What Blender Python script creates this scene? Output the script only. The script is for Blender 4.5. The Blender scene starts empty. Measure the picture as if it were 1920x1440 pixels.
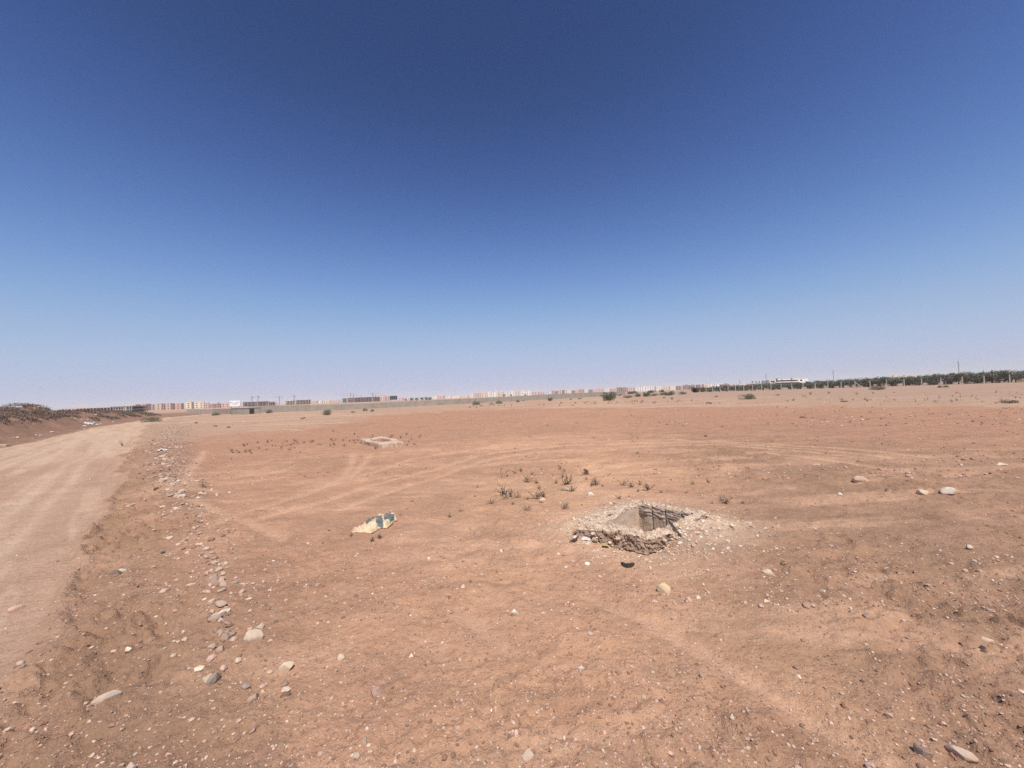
import bpy, math, random
import numpy as np
from mathutils import Matrix, Vector

# ------------------------------------------------------------------ camera, sky, sun, exposure
sc = bpy.context.scene
COL = sc.collection
F_PX, CAM_H = 721.0, 1.6                    # focal length in pixels of the 1920 px wide photo
PITCH, ROLL = math.radians(1.72), math.radians(2.18)
f_ = np.array([0, math.cos(PITCH), math.sin(PITCH)])
u0 = np.array([0, -math.sin(PITCH), math.cos(PITCH)]); r0 = np.array([1.0, 0, 0])
u_ = math.cos(ROLL)*u0 + math.sin(ROLL)*r0
r_ = math.cos(ROLL)*r0 - math.sin(ROLL)*u0
cam_data = bpy.data.cameras.new('camera')
cam_data.sensor_width = 36.0
cam_data.lens = F_PX/1920*36
cam_data.clip_start, cam_data.clip_end = 0.05, 20000
cam = bpy.data.objects.new('camera', cam_data); COL.objects.link(cam)
M = Matrix.Identity(4)
for i in range(3):
    M[i][0], M[i][1], M[i][2] = r_[i], u_[i], -f_[i]
M[2][3] = CAM_H
cam.matrix_world = M
sc.camera = cam

SUN_EL = math.radians(62)
SUN_AZ = math.atan2(0.22, -0.96)            # clockwise from +Y : behind the camera, to the right
world = bpy.data.worlds.new('World'); sc.world = world; world.use_nodes = True
wn = world.node_tree; wn.nodes.clear()
sky = wn.nodes.new('ShaderNodeTexSky'); sky.sky_type = 'NISHITA'; sky.sun_disc = False
sky.sun_elevation = SUN_EL; sky.sun_rotation = SUN_AZ
sky.altitude = 500; sky.air_density = 1.0; sky.dust_density = 0.7; sky.ozone_density = 3.0
# the photograph's deep blue, contrasty tone: one curve per channel over the Nishita radiance
SKY_K = 0.085
def vec(op, a, k):
    n = wn.nodes.new('ShaderNodeVectorMath'); n.operation = op; wn.links.new(a, n.inputs[0]); n.inputs[3].default_value = k; return n.outputs[0]
crv = wn.nodes.new('ShaderNodeRGBCurve'); crv.mapping.use_clip = True
for ci, pts in enumerate((
    [(.063,.028),(.080,.056),(.115,.125),(.168,.235),(.25,.355),(.40,.45),(1,.58)],
    [(.106,.060),(.130,.102),(.164,.178),(.222,.300),(.30,.420),(.42,.505),(.57,.53),(1,.62)],
    [(.206,.179),(.251,.308),(.297,.437),(.342,.540),(.41,.645),(.50,.70),(.57,.72),(1,.78)])):
    c = crv.mapping.curves[ci]; c.points[0].location = (0, 0); c.points[-1].location = pts[-1]
    for p in pts[:-1]: c.points.new(*p)
crv.mapping.update()
bg = wn.nodes.new('ShaderNodeBackground'); bg.inputs[1].default_value = 0.085
wo = wn.nodes.new('ShaderNodeOutputWorld')
wn.links.new(vec('SCALE', sky.outputs[0], SKY_K), crv.inputs[1]); wn.links.new(vec('SCALE', crv.outputs[0], 1/SKY_K), bg.inputs[0]); wn.links.new(bg.outputs[0], wo.inputs[0])
sl = bpy.data.lights.new('sun', 'SUN'); sl.energy = 5.0; sl.angle = math.radians(0.5); sl.color = (1.0, 0.95, 0.87)
so = bpy.data.objects.new('sun', sl); COL.objects.link(so)
sdir = Vector((math.sin(SUN_AZ)*math.cos(SUN_EL), math.cos(SUN_AZ)*math.cos(SUN_EL), math.sin(SUN_EL)))
so.rotation_euler = sdir.to_track_quat('Z', 'Y').to_euler()
so.location = (0, 0, 60)
sc.view_settings.view_transform = 'Standard'; sc.view_settings.look = 'None'
sc.view_settings.exposure = 0.0; sc.view_settings.gamma = 1.0
sc.render.engine = 'CYCLES'
sc.cycles.max_bounces = 6; sc.cycles.volume_bounces = 1; sc.cycles.diffuse_bounces = 3
sc.cycles.use_denoising = False

# ------------------------------------------------------------------ numeric helpers
def _h(ix, iy, seed):
    n = (ix.astype(np.int64)*374761393 + iy.astype(np.int64)*668265263 + seed*1442695041) & 0xFFFFFFFF
    n = ((n ^ (n >> 13))*1274126177) & 0xFFFFFFFF
    n = ((n ^ (n >> 16))*2246822519) & 0xFFFFFFFF
    return ((n ^ (n >> 15)) & 0xFFFF)/65535.0
def vnoise(x, y, seed=0):
    x = np.asarray(x, float); y = np.asarray(y, float)
    xi, yi = np.floor(x), np.floor(y); fx, fy = x-xi, y-yi
    fx = fx*fx*fx*(fx*(fx*6-15)+10); fy = fy*fy*fy*(fy*(fy*6-15)+10)
    a, b, c, d = _h(xi, yi, seed), _h(xi+1, yi, seed), _h(xi, yi+1, seed), _h(xi+1, yi+1, seed)
    return (a+(b-a)*fx)*(1-fy) + (c+(d-c)*fx)*fy
def fbm(x, y, seed=0, oct=4, lac=2.03, gain=0.5):
    s = 0; a = 1; t = 0
    for k in range(oct):
        c, q = math.cos(k*1.1), math.sin(k*1.1)
        s = s + a*vnoise((x*c-y*q)*lac**k, (x*q+y*c)*lac**k, seed+k*17); t += a; a *= gain
    return s/t
def sstep(a, b, x):
    t = np.clip((np.asarray(x, float)-a)/(b-a), 0, 1); return t*t*(3-2*t)
def pdist(x, y, P):
    """distance to polyline, arc length of nearest point, signed side (+ = left of travel)"""
    P = np.asarray(P, float); best = np.full(np.shape(x), 1e9); arc = np.zeros(np.shape(x)); side = np.ones(np.shape(x)); L = 0
    for (ax, ay), (bx, by) in zip(P[:-1], P[1:]):
        dx, dy = bx-ax, by-ay; l2 = dx*dx+dy*dy
        t = np.clip(((x-ax)*dx+(y-ay)*dy)/l2, 0, 1)
        d = np.hypot(x-ax-t*dx, y-ay-t*dy); m = d < best
        best = np.where(m, d, best); arc = np.where(m, L+t*math.sqrt(l2), arc)
        side = np.where(m, np.sign(dx*(y-ay)-dy*(x-ax)), side); L += math.sqrt(l2)
    return best, arc, side
def inpoly(x, y, P):
    x = np.asarray(x, float); r = np.zeros(x.shape, bool); n = len(P)
    for i in range(n):
        (x1, y1), (x2, y2) = P[i], P[(i+1) % n]
        if y1 == y2: continue
        c = ((y1 > y) != (y2 > y)) & (x < (x2-x1)*(y-y1)/(y2-y1)+x1); r ^= c
    return r
def pixdir(px, py):
    return r_*((px-960)/F_PX) + u_*((720-py)/F_PX) + f_
def at0(px, py, z=0.0):
    d = pixdir(px, py); t = (z-CAM_H)/d[2]; return (d[0]*t, d[1]*t)
def W(pts): return [at0(*p) for p in pts]
def up_at(px, dist, py):
    """world height seen at pixel (px,py) when standing at depth dist along y"""
    d = pixdir(px, py); return CAM_H + d[2]/d[1]*dist

# ------------------------------------------------------------------ layout lines, in world metres on the ground
ROAD_R = [(-3.2, -3.5)] + W([(0,1330),(61,1262),(101,1222),(122,1183),(131,1138),(147,1076),(182,998),(200,960),(222,922),(233,884),(240,860),(251,838),(266,812),(280,796),(311,787),(344,782),(389,777.4)])
_a = W([(0,842),(67,829),(133,813),(189,800),(225,795),(262,789.5),(311,783.2),(367,778.6),(389,776.2)])
ROAD_L = [(-9.5, -4.0), (-12.6, 2.0), (-17.5, 9.0)] + _a
ROAD_POLY = ROAD_R + ROAD_L[::-1]
ridge_line = W([(505,1330),(462,1240),(418,1165),(402,1085),(372,1015),(335,930),(318,900),(308,850),(318,815),(330,800)])
GRAVEL_EDGE = W([(300,835),(400,818),(520,808),(620,795),(700,780),(850,770),(1000,765.5),(1280,763),(1600,762.5),(1920,762),(2100,762)])
TRACKS = [W(t) for t in (
 [(387,999),(441,967),(503,949),(566,927),(628,906),(706,883),(769,861),(830,850),(900,843),(962,836),(1056,829),(1150,826),(1259,824),(1369,829),(1500,836),(1562,839),(1671,848),(1738,855)],
 [(456,983),(519,964),(612,939),(691,911),(800,883),(900,853),(980,842),(1080,834),(1190,830),(1300,829),(1400,834),(1535,843),(1671,858)],
 [(640,955),(690,936),(737,920),(816,896),(900,865),(994,849),(1087,842),(1190,836.5),(1337,834),(1440,841),(1500,846),(1600,856)],
 [(662,850),(661,862),(656,876),(644,896),(612,911),(560,932)],
 [(692,853),(684,866),(669,883),(650,900)],
 [(381,846),(369,867),(353,889),(347,914)],
 [(362,946),(403,964),(470,985),(530,1010)],
 [(1440,850),(1508,857),(1590,868),(1690,885)],
 [(1100,1120),(1147,1141),(1214,1165),(1306,1214),(1382,1260),(1459,1309),(1535,1356),(1603,1394),(1680,1440)],
 [(869,1153),(905,1180),(947,1216)],
 [(350,791),(400,786),(440,784),(470,783)],
 [(470,808),(510,806),(540,805),(562,806.5)],
 [(1385,753),(1410,751.5),(1440,751)],
)]
# the open pit: outer corners left, front, right, back
PIT = np.array([(0.66,4.36),(1.27,3.84),(2.22,4.50),(1.60,5.10)])
PIT_C = PIT.mean(0)
PIT_IN = PIT + (PIT_C-PIT)*np.array([.36,.25,.20,.17])[:, None] + np.array([0,.02])
SLAB = np.array([at0(674,832),at0(710,841.5),at0(757,836.5),at0(722,826)])
SLAB_C = SLAB.mean(0)

def H(x, y):
    """terrain height"""
    x = np.asarray(x, float); y = np.asarray(y, float)
    r = np.hypot(x, y)
    z = 0.05*(fbm(x/3.1, y/3.1, 3, 3)-.5)*sstep(0, 3, r) 
    # banks left of the road
    d, arc, side = pdist(x, y, ROAD_L)
    n = d*side
    arc0 = arc
    k1 = sstep(-2, 12, arc0)*(1-sstep(LP1-2.0, LP1+2.5, arc0))
    wob = fbm(x/3.0, y/3.0, 41, 4)
    h1 = (1.95+.70*np.exp(-((arc0-AP)/6.0)**2))*sstep(0.1, 4.2, n+.9*(wob-.5))*(1-sstep(7.5, 13, n))
    k2 = sstep(LP1+2, LP1+15, arc0)*(1-sstep(LP2-14, LP2+2, arc0))
    h2 = (1.2+0.85*fbm(x/5, y/5, 44, 3))*sstep(0.1, 6.0, n+1.5*(wob-.5))*(1-sstep(10, 17, n))
    bank = np.where(n > 0, h1*k1+h2*k2, 0)
    z = z + bank*(0.9+0.25*(fbm(x/1.1, y/1.1, 47, 3)-.5))
    # low windrow of soil and stones beside the road
    d, arc, side = pdist(x, y, ridge_line)
    z = z + (0.055+.05*sstep(4, 8, arc))*np.exp(-(d/(.32+.02*arc))**2)*sstep(0, 1.5, arc)
    # soil heaped against three sides of the pit
    dp, _, _ = pdist(x, y, list(PIT)+[PIT[0]])
    ins = inpoly(x, y, PIT); dp = np.where(ins, 0, dp)
    vx, vy = x-PIT_C[0], y-PIT_C[1]; vl = np.hypot(vx, vy)+1e-6
    w = 1-sstep(.30, .62, (-.66*vx-.75*vy)/vl)
    z = z + w*0.125*np.exp(-(dp/0.33)**1.5)
    return z
def _arc_of(pt, P): return float(pdist(np.array([pt[0]]), np.array([pt[1]]), P)[1][0])
def _pt_n(px, n):
    dd = pixdir(px, 741.7-.03807*(px-960)); t = np.linspace(8, 150, 2400); x, y = dd[0]/dd[1]*t, t
    d_, _, s_ = pdist(x, y, ROAD_L); k = np.argmax(d_*s_ > n); return (x[k], y[k])
LP1 = _arc_of(_pt_n(124, 2.6), ROAD_L); AP = _arc_of(_pt_n(88, 4.6), ROAD_L); LP2 = _arc_of(at0(367,778.6), ROAD_L)
def hz(x, y): return float(H(np.array([x]), np.array([y]))[0])
_T = np.geomspace(1.2, 600, 900)
def at(px, py):
    """first point of the terrain on the ray through a pixel"""
    d = pixdir(px, py); X, Y, Z = d[0]*_T, d[1]*_T, CAM_H+d[2]*_T; g_ = Z-H(X, Y); k = np.argmax(g_ < 0)
    if g_[k] >= 0: raise ValueError('no ground at %s %s' % (px, py))
    a, b = g_[k-1], g_[k]; t = _T[k-1]+(_T[k]-_T[k-1])*a/(a-b); x, y = d[0]*t, d[1]*t
    return x, y, hz(x, y)
def bank_at(px, n):
    """point in column px standing n metres left of the road's left edge"""
    dd = pixdir(px, 741.7-.03807*(px-960)); t = np.linspace(8, 150, 2400); x, y = dd[0]/dd[1]*t, t
    d_, _, s_ = pdist(x, y, ROAD_L); k = np.argmax(d_*s_ > n); return x[k], y[k], hz(x[k], y[k])
def atd(px, d):
    """ground point in column px at depth d"""
    dd = pixdir(px, 741.7-0.03807*(px-960)); x = dd[0]/dd[1]*d; return x, d, 0.0

# ------------------------------------------------------------------ object helpers
def mesh_np(name, V, F, cols=None, smooth=False, mat=None, extra=None):
    V = np.asarray(V, np.float32); F = np.asarray(F, np.int32); k = F.shape[1]
    me = bpy.data.meshes.new(name)
    me.vertices.add(len(V)); me.vertices.foreach_set('co', V.ravel())
    me.loops.add(F.size); me.loops.foreach_set('vertex_index', F.ravel())
    me.polygons.add(len(F)); me.polygons.foreach_set('loop_start', np.arange(0, F.size, k, dtype=np.int32))
    me.polygons.foreach_set('use_smooth', np.full(len(F), smooth))
    me.update(calc_edges=True)
    if cols is not None:
        c = np.ones((len(V), 4), np.float32); c[:, :3] = cols
        a = me.attributes.new('tint', 'FLOAT_COLOR', 'POINT'); a.data.foreach_set('color', c.ravel())
    for n_, v in (extra or {}).items():
        a = me.attributes.new(n_, 'FLOAT', 'POINT'); a.data.foreach_set('value', np.asarray(v, np.float32))
    if mat: me.materials.append(mat)
    return me
def link(name, me, parent=None, loc=None):
    o = bpy.data.objects.new(name, me); COL.objects.link(o)
    if parent is not None: o.parent = parent
    if loc is not None: o.location = loc
    return o
def tag(o, label=None, cat=None, group=None, kind=None):
    if label: o['label'] = label
    if cat: o['category'] = cat
    if group: o['group'] = group
    if kind: o['kind'] = kind
    return o
def copy_tree(o, parent=None):
    c = o.copy(); COL.objects.link(c); c.parent = parent
    for ch in list(o.children): copy_tree(ch, c)
    return c
class MB:
    def __init__(s): s.v = []; s.f = []
    def box(s, c, size, rz=0, rx=0):
        hx, hy, hz_ = size[0]/2, size[1]/2, size[2]/2; b = len(s.v)
        Rm = Matrix.Rotation(rz, 3, 'Z') @ Matrix.Rotation(rx, 3, 'X')
        for dx, dy, dz in ((-1,-1,-1),(1,-1,-1),(1,1,-1),(-1,1,-1),(-1,-1,1),(1,-1,1),(1,1,1),(-1,1,1)):
            p = Rm @ Vector((dx*hx, dy*hy, dz*hz_)); s.v.append((p.x+c[0], p.y+c[1], p.z+c[2]))
        for q in ((0,3,2,1),(4,5,6,7),(0,1,5,4),(1,2,6,5),(2,3,7,6),(3,0,4,7)): s.f.append(tuple(b+i for i in q))
    def tube(s, pts, rads, n=6):
        pts = [Vector(p) for p in pts]; b = len(s.v)
        for i, p in enumerate(pts):
            t = (pts[min(i+1, len(pts)-1)]-pts[max(i-1, 0)]).normalized()
            a = t.orthogonal().normalized(); c = t.cross(a)
            for k in range(n):
                g = 2*math.pi*k/n; q = p+(a*math.cos(g)+c*math.sin(g))*rads[i]; s.v.append(tuple(q))
        for i in range(len(pts)-1):
            for k in range(n):
                s.f.append((b+i*n+k, b+i*n+(k+1) % n, b+(i+1)*n+(k+1) % n, b+(i+1)*n+k))
        s.f.append(tuple(b+k for k in range(n))[::-1]); s.f.append(tuple(b+(len(pts)-1)*n+k for k in range(n)))
    def quad(s, *p):
        b = len(s.v); s.v += [tuple(q) for q in p]; s.f.append(tuple(range(b, b+len(p))))
    def build(s, name, mat, parent=None, smooth=False, bevel=0, loc=None):
        me = bpy.data.meshes.new(name); me.from_pydata(s.v, [], s.f); me.update()
        if smooth: me.polygons.foreach_set('use_smooth', [True]*len(me.polygons))
        me.materials.append(mat); o = link(name, me, parent, loc)
        if bevel:
            m = o.modifiers.new('bevel', 'BEVEL'); m.width = bevel; m.segments = 2
        return o

def new_mat(name):
    m = bpy.data.materials.new(name); m.use_nodes = True; nt = m.node_tree; nt.nodes.clear()
    out = nt.nodes.new('ShaderNodeOutputMaterial'); b = nt.nodes.new('ShaderNodeBsdfPrincipled')
    nt.links.new(b.outputs[0], out.inputs[0]); b.inputs['Specular IOR Level'].default_value = 0.25
    return m, nt, b
def mat(name, col, rough=.9, var=.25, scale=3.0, bump=0.0, bscale=None, dirt=None, tint=False, dirt_amt=.5, coord='Object'):
    m, nt, b = new_mat(name); N = nt.nodes.new; L = nt.links.new
    b.inputs['Roughness'].default_value = rough
    tc = N('ShaderNodeTexCoord')
    n1 = N('ShaderNodeTexNoise'); n1.inputs['Scale'].default_value = scale; n1.inputs['Detail'].default_value = 6; n1.inputs['Roughness'].default_value = .65
    L(tc.outputs[coord], n1.inputs['Vector'])
    mr = N('ShaderNodeMapRange'); mr.inputs[1].default_value = .3; mr.inputs[2].default_value = .7; mr.inputs[3].default_value = 1-var; mr.inputs[4].default_value = 1+var
    L(n1.outputs[0], mr.inputs[0])
    mx = N('ShaderNodeMix'); mx.data_type = 'RGBA'; mx.blend_type = 'MULTIPLY'; mx.inputs[0].default_value = 1
    if tint:
        at_ = N('ShaderNodeAttribute'); at_.attribute_name = 'tint'; L(at_.outputs['Color'], mx.inputs[6])
    else: mx.inputs[6].default_value = (*col, 1)
    cc = N('ShaderNodeCombineColor'); [L(mr.outputs[0], cc.inputs[i]) for i in range(3)]
    L(cc.outputs[0], mx.inputs[7]); last = mx.outputs[2]
    if dirt:
        n2 = N('ShaderNodeTexNoise'); n2.inputs['Scale'].default_value = scale*.6; n2.inputs['Detail'].default_value = 8; n2.inputs['Roughness'].default_value = .7
        L(tc.outputs[coord], n2.inputs['Vector'])
        m2 = N('ShaderNodeMapRange'); m2.inputs[1].default_value = .44; m2.inputs[2].default_value = .62; m2.inputs[3].default_value = 0; m2.inputs[4].default_value = dirt_amt
        L(n2.outputs[0], m2.inputs[0])
        mm = N('ShaderNodeMix'); mm.data_type = 'RGBA'; L(m2.outputs[0], mm.inputs[0]); L(last, mm.inputs[6]); mm.inputs[7].default_value = (*dirt, 1); last = mm.outputs[2]
    L(last, b.inputs['Base Color'])
    if bump:
        n3 = N('ShaderNodeTexNoise'); n3.inputs['Scale'].default_value = bscale or scale*4; n3.inputs['Detail'].default_value = 8; n3.inputs['Roughness'].default_value = .7
        L(tc.outputs[coord], n3.inputs['Vector'])
        bp = N('ShaderNodeBump'); bp.inputs['Strength'].default_value = .9; bp.inputs['Distance'].default_value = bump
        L(n3.outputs[0], bp.inputs['Height']); L(bp.outputs[0], b.inputs['Normal'])
    return m

# ------------------------------------------------------------------ the ground: one sheet to the horizon
def ground_arrays():
    rr = [0.05, .25, .5, .7]; r = .72
    while r < 70: rr.append(r); r += max(.0045*r, .0075)
    while r < 4200: rr.append(r); r *= 1.035
    rr.append(4200); R = np.array(rr)
    th = np.concatenate([np.linspace(-64, 64, 660), np.linspace(64, 296, 60)[1:-1]])
    th = np.radians(th); return R, th
SHOULDER = ROAD_R[:15] + ridge_line[::-1]
def zone(x, y):
    """soil fields: colour, roughness of relief, dust"""
    r = np.hypot(x, y)
    wob = fbm(x/1.7, y/1.7, 5, 5)-.5; wob2 = fbm(x/.45, y/.45, 8, 4)-.5
    dR, _, _ = pdist(x, y, ROAD_POLY+[ROAD_POLY[0]]); inr = inpoly(x, y, ROAD_POLY)
    sd = np.where(inr, dR, -dR) + wob*.30*np.clip(r/8, .6, 3) + wob2*.22
    eb = np.clip(r/12, .25, 1)+1.6*sstep(6, 2.5, r); dr_, _, _ = pdist(x, y, ROAD_R); road = sstep(-.10*eb, .22*eb, sd)
    dG, _, sG = pdist(x, y, GRAVEL_EDGE)
    gr = sstep(-2.2, 2.2, dG*sG + wob*9*np.clip(r/40, .3, 1.4))
    gr = np.where(r < 8, 0, gr)
    dL, aL, sL = pdist(x, y, ROAD_L); bank = sstep(-.15, .35, dL*sL+.5*wob)*(r < 200)
    dS, _, sS = pdist(x, y, ridge_line)
    sh = sstep(-.15, .7, dS*sS+wob*.8)*(1-road)*(r < 90)*(1-bank)
    sh = np.where((x > -.2), 0, sh)
    tr = np.zeros_like(x); th_ = np.zeros_like(x)
    for off in (.9, 1.25, 2.75, 3.05): tr = np.maximum(tr, np.exp(-((dr_+.5*(fbm(x/5, y/5, 95, 2)-.5)-off)/.10)**2)*road*inr*(.25+.9*fbm(x/1.5, y/1.5, 96, 3)))
    for i, T in enumerate(TRACKS):
        d, a, _ = pdist(x, y, T); wd = .07+.0035*r
        if i >= 10: wd = .35
        if i == 8: wd = .07
        k = np.exp(-(d/wd)**2)*(.7+.6*(fbm(x/.8, y/.8, 60+i, 3)))
        tr = np.maximum(tr, k); th_ = np.minimum(th_, -k)
    return road, gr, bank, sh, np.clip(tr, 0, 1), wob, wob2, r
def relief(x, y, road, gr, bank, sh, tr, r):
    rough = np.clip(.55 + 1.0*sh + .5*sstep(.2, 2.6, x-.35*y)*sstep(14, 5, r) + .25*gr + .8*bank - .75*road - .5*tr + .5*sstep(3.4, 1.6, r), .06, 1.6)
    dusty = sstep(.42, .62, fbm(x/1.3, y/1.3, 77, 3))
    rough = rough*(.55+.75*dusty)
    z = .045*(fbm(x/.55, y/.42, 11, 3)-.5)*np.clip(.35+rough, .3, 1.3)
    c1 = (fbm(x/.17, y/.17, 13, 4)-.5)*1.3
    c2 = fbm(x/.055, y/.055, 15, 3)-.5
    z = z + rough*(.044*c1*np.clip(1.6-r/30, .6, 1.4) + .022*c2)
    z = z + rough*.022*sstep(.60, .78, vnoise(x/.07, y/.07, 19))*sstep(.42, .6, vnoise(x/.9, y/.9, 21)) + rough*.03*sstep(.66, .82, vnoise(x/.15, y/.15, 29))*sstep(.5, .65, vnoise(x/1.4, y/1.4, 22))
    far = sstep(8, 30, r); z = z + far*(.05+.04*rough)*(fbm(x/1.6, y/1.6, 23, 3)-.5)
    z = z - .020*tr
    z = z + .05*np.clip(4*road*(1-road), 0, 1)*(x > -30)*(y < 30)*(y > -1)*(bank < .1)*sstep(2.5, 5, r)
    return z
def soil_colour(x, y, road, gr, bank, sh, tr, wob, wob2, r):
    C = lambda *c: np.array(c)[None, :]
    base = C(.412, .234, .150)
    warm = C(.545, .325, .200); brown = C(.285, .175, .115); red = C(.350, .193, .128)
    col = np.repeat(base, len(x), 0)
    def mixin(c, w): 
        nonlocal col
        col = col*(1-w[:, None]) + c*w[:, None]
    big = fbm(x/2.6, y/2.6, 31, 5)
    mixin(warm, (.35+.6*sstep(.42, .62, fbm(x/2.0, y/2.0, 32, 5)))*sstep(2.8, .5, np.abs(x-.2*y+.2)/np.clip(r/4,1,3)))  # paler dusty centre, partly lens falloff brightness painted into the soil colour
    mixin(brown, sstep(-.4, 2.6, x-.28*y+2.2*wob)*sstep(30, 9, r)*.95)
    mixin(red, sstep(8, 17, r+6*wob)*.75*(1-gr))
    mixin(brown, sstep(.52, .68, big)*.35)
    dq_, aq_, _ = pdist(x, y, ridge_line); mixin(C(.25,.155,.11), np.exp(-(dq_/(.3+.02*aq_))**2)*sstep(3, 7, aq_)*.8); mixin(brown, sh*.85)
    mixin(brown, sstep(-.3, -1.8, x+.25*y)*sstep(6, 2.6, r)*(1-.5*road)*.9)
    mixin(C(.53,.325,.215), sstep(.50, .66, fbm(x/1.5+y/3, y/.42-x/6, 34, 5))*sstep(22, 6, r)*.55*(1-.5*sh))
    mixin(C(.30,.175,.115), sstep(.53, .68, fbm(x/.9+y/2, y/.33-x/5, 35, 5))*sstep(26, 6, r)*.38)
    mixin(C(.40,.235,.16), sstep(.50, .62, fbm(x/.5, y/.5, 36, 5))*.30)
    mixin(C(.375,.255,.185), gr*(.70+.3*wob))
    mixin(C(.46,.33,.23), gr*sstep(.55, .68, fbm(x/9, y/3, 37, 4))*.5)
    mixin(C(.31,.215,.165), gr*sstep(12, 50, x)*.6)
    mixin(C(.215,.122,.085), bank*(.8+.3*wob)*sstep(300,120,r))
    mixin(C(.400,.265,.190), road*(.86+.5*wob*.5))
    mixin(C(.46,.325,.235), road*sstep(12, 30, r)*.8)
    mixin(C(.50,.35,.25), road*sstep(.52, .64, fbm((x+y)/.35+3, (x-y)/7, 38, 4))*.55)
    mixin(C(.33,.205,.14), road*sstep(.5, .66, fbm((x+y)/.5, (x-y)/5, 39, 4))*.45)
    mixin(C(.53,.33,.22), tr*.6*(1-road)); mixin(C(.50,.36,.265), tr*.7*road)
    dp, _, _ = pdist(x, y, list(PIT)+[PIT[0]])
    q = np.exp(-(dp/.42)**2)*sstep(.32, .58, fbm(x/.12, y/.12, 51, 4)+.15)
    vx, vy = x-PIT_C[0], y-PIT_C[1]
    q = q*(.35+.65*np.clip(sstep(.1,.9,vx)+sstep(-.2,.4,vy), 0, 1))
    mixin(C(.60,.47,.35), np.clip(q, 0, 1)*.75)
    return np.clip(col*np.array([1.07, 1.05, 1.01]), .02, .9)

def ground_material():
    m, nt, b = new_mat('soil'); N = nt.nodes.new; L = nt.links.new
    b.inputs['Roughness'].default_value = .95; b.inputs['Specular IOR Level'].default_value = .08
    tc = N('ShaderNodeTexCoord'); at_ = N('ShaderNodeAttribute'); at_.attribute_name = 'tint'
    rg = N('ShaderNodeAttribute'); rg.attribute_name = 'coarse'
    def noise(s, d=6, r=.65):
        n = N('ShaderNodeTexNoise'); n.inputs['Scale'].default_value = s; n.inputs['Detail'].default_value = d; n.inputs['Roughness'].default_value = r
        L(tc.outputs['Object'], n.inputs['Vector']); return n.outputs[0]
    def rng(v, a, b_, c, d):
        k = N('ShaderNodeMapRange'); k.inputs[1].default_value = a; k.inputs[2].default_value = b_; k.inputs[3].default_value = c; k.inputs[4].default_value = d
        L(v, k.inputs[0]); return k.outputs[0]
    def mul(a, b_):
        k = N('ShaderNodeMath'); k.operation = 'MULTIPLY'; L(a, k.inputs[0])
        if isinstance(b_, float): k.inputs[1].default_value = b_
        else: L(b_, k.inputs[1])
        return k.outputs[0]
    v = mul(mul(rng(noise(2.2), .3, .7, .87, 1.13), rng(noise(17), .3, .7, .89, 1.11)), rng(noise(120, 4), .3, .7, .84, 1.16))
    cc = N('ShaderNodeCombineColor'); [L(v, cc.inputs[i]) for i in range(3)]
    mx = N('ShaderNodeMix'); mx.data_type = 'RGBA'; mx.blend_type = 'MULTIPLY'; mx.inputs[0].default_value = 1
    L(at_.outputs['Color'], mx.inputs[6]); L(cc.outputs[0], mx.inputs[7]); last = mx.outputs[2]
    hgt = None
    # tiny grit: pale and dark grains, denser on coarse soil
    for sc_, thr, colr, amt in ((55, .20, (.60,.47,.36), .5), (95, .24, (.22,.14,.10), .55), (26, .15, (.56,.42,.32), .45)):
        vo = N('ShaderNodeTexVoronoi'); vo.inputs['Scale'].default_value = sc_; L(tc.outputs['Object'], vo.inputs['Vector'])
        sep = N('ShaderNodeSeparateColor'); L(vo.outputs['Color'], sep.inputs[0])
        pick = rng(sep.outputs[0], .80, .84, 0, 1)
        disc = rng(vo.outputs['Distance'], thr, thr+.10, 1, 0)
        w = mul(mul(pick, disc), rg.outputs['Fac'])
        mm = N('ShaderNodeMix'); mm.data_type = 'RGBA'; L(mul(w, amt), mm.inputs[0]); L(last, mm.inputs[6]); mm.inputs[7].default_value = (*colr, 1); last = mm.outputs[2]
        hgt = w if hgt is None else hgt
    L(last, b.inputs['Base Color'])
    n1 = noise(60, 8, .72); n2 = noise(14, 6, .6)
    add = N('ShaderNodeMath'); L(mul(n1, .35), add.inputs[0]); L(n2, add.inputs[1])
    ad2 = N('ShaderNodeMath'); L(add.outputs[0], ad2.inputs[0]); L(mul(hgt, .25), ad2.inputs[1])
    bp = N('ShaderNodeBump'); bp.inputs['Distance'].default_value = .035; bp.inputs['Strength'].default_value = 1.0
    L(ad2.outputs[0], bp.inputs['Height']); L(bp.outputs[0], b.inputs['Normal'])
    return m
SOIL = ground_material()
def build_ground():
    R, th = ground_arrays()
    RR, TT = np.meshgrid(R, th, indexing='ij')
    x = (RR*np.sin(TT)).ravel(); y = (RR*np.cos(TT)).ravel()
    zn = zone(x, y); road, gr, bank, sh, tr, wob, wob2, r = zn
    z = H(x, y)*1.0 + relief(x, y, road, gr, bank, sh, tr, r)*sstep(400, 90, r)
    dp, _, _ = pdist(x, y, list(PIT)+[PIT[0]])
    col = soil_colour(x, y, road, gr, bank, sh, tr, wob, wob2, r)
    coarse = np.clip(.55+.5*sh+.45*sstep(.0, 3, x-.3*y)+.4*gr+.3*bank-.75*road-.5*tr+.4*(fbm(x/.9, y/.9, 91, 4)-.5)*2, .05, 1)
    nr, nt = len(R), len(th)
    i, j = np.meshgrid(np.arange(nr-1), np.arange(nt), indexing='ij'); j2 = (j+1) % nt
    F = np.stack([i*nt+j, i*nt+j2, (i+1)*nt+j2, (i+1)*nt+j], -1).reshape(-1, 4)[:, ::-1]
    cx = x[F].mean(1); cy = y[F].mean(1)
    mid = (PIT*.45+PIT_IN*.55); F = F[~inpoly(cx, cy, mid)]
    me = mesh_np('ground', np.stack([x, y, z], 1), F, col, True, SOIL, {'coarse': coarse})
    o = link('ground', me); tag(o, 'red brown dusty bare ground running to the horizon', kind='structure')
build_ground()
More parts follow.
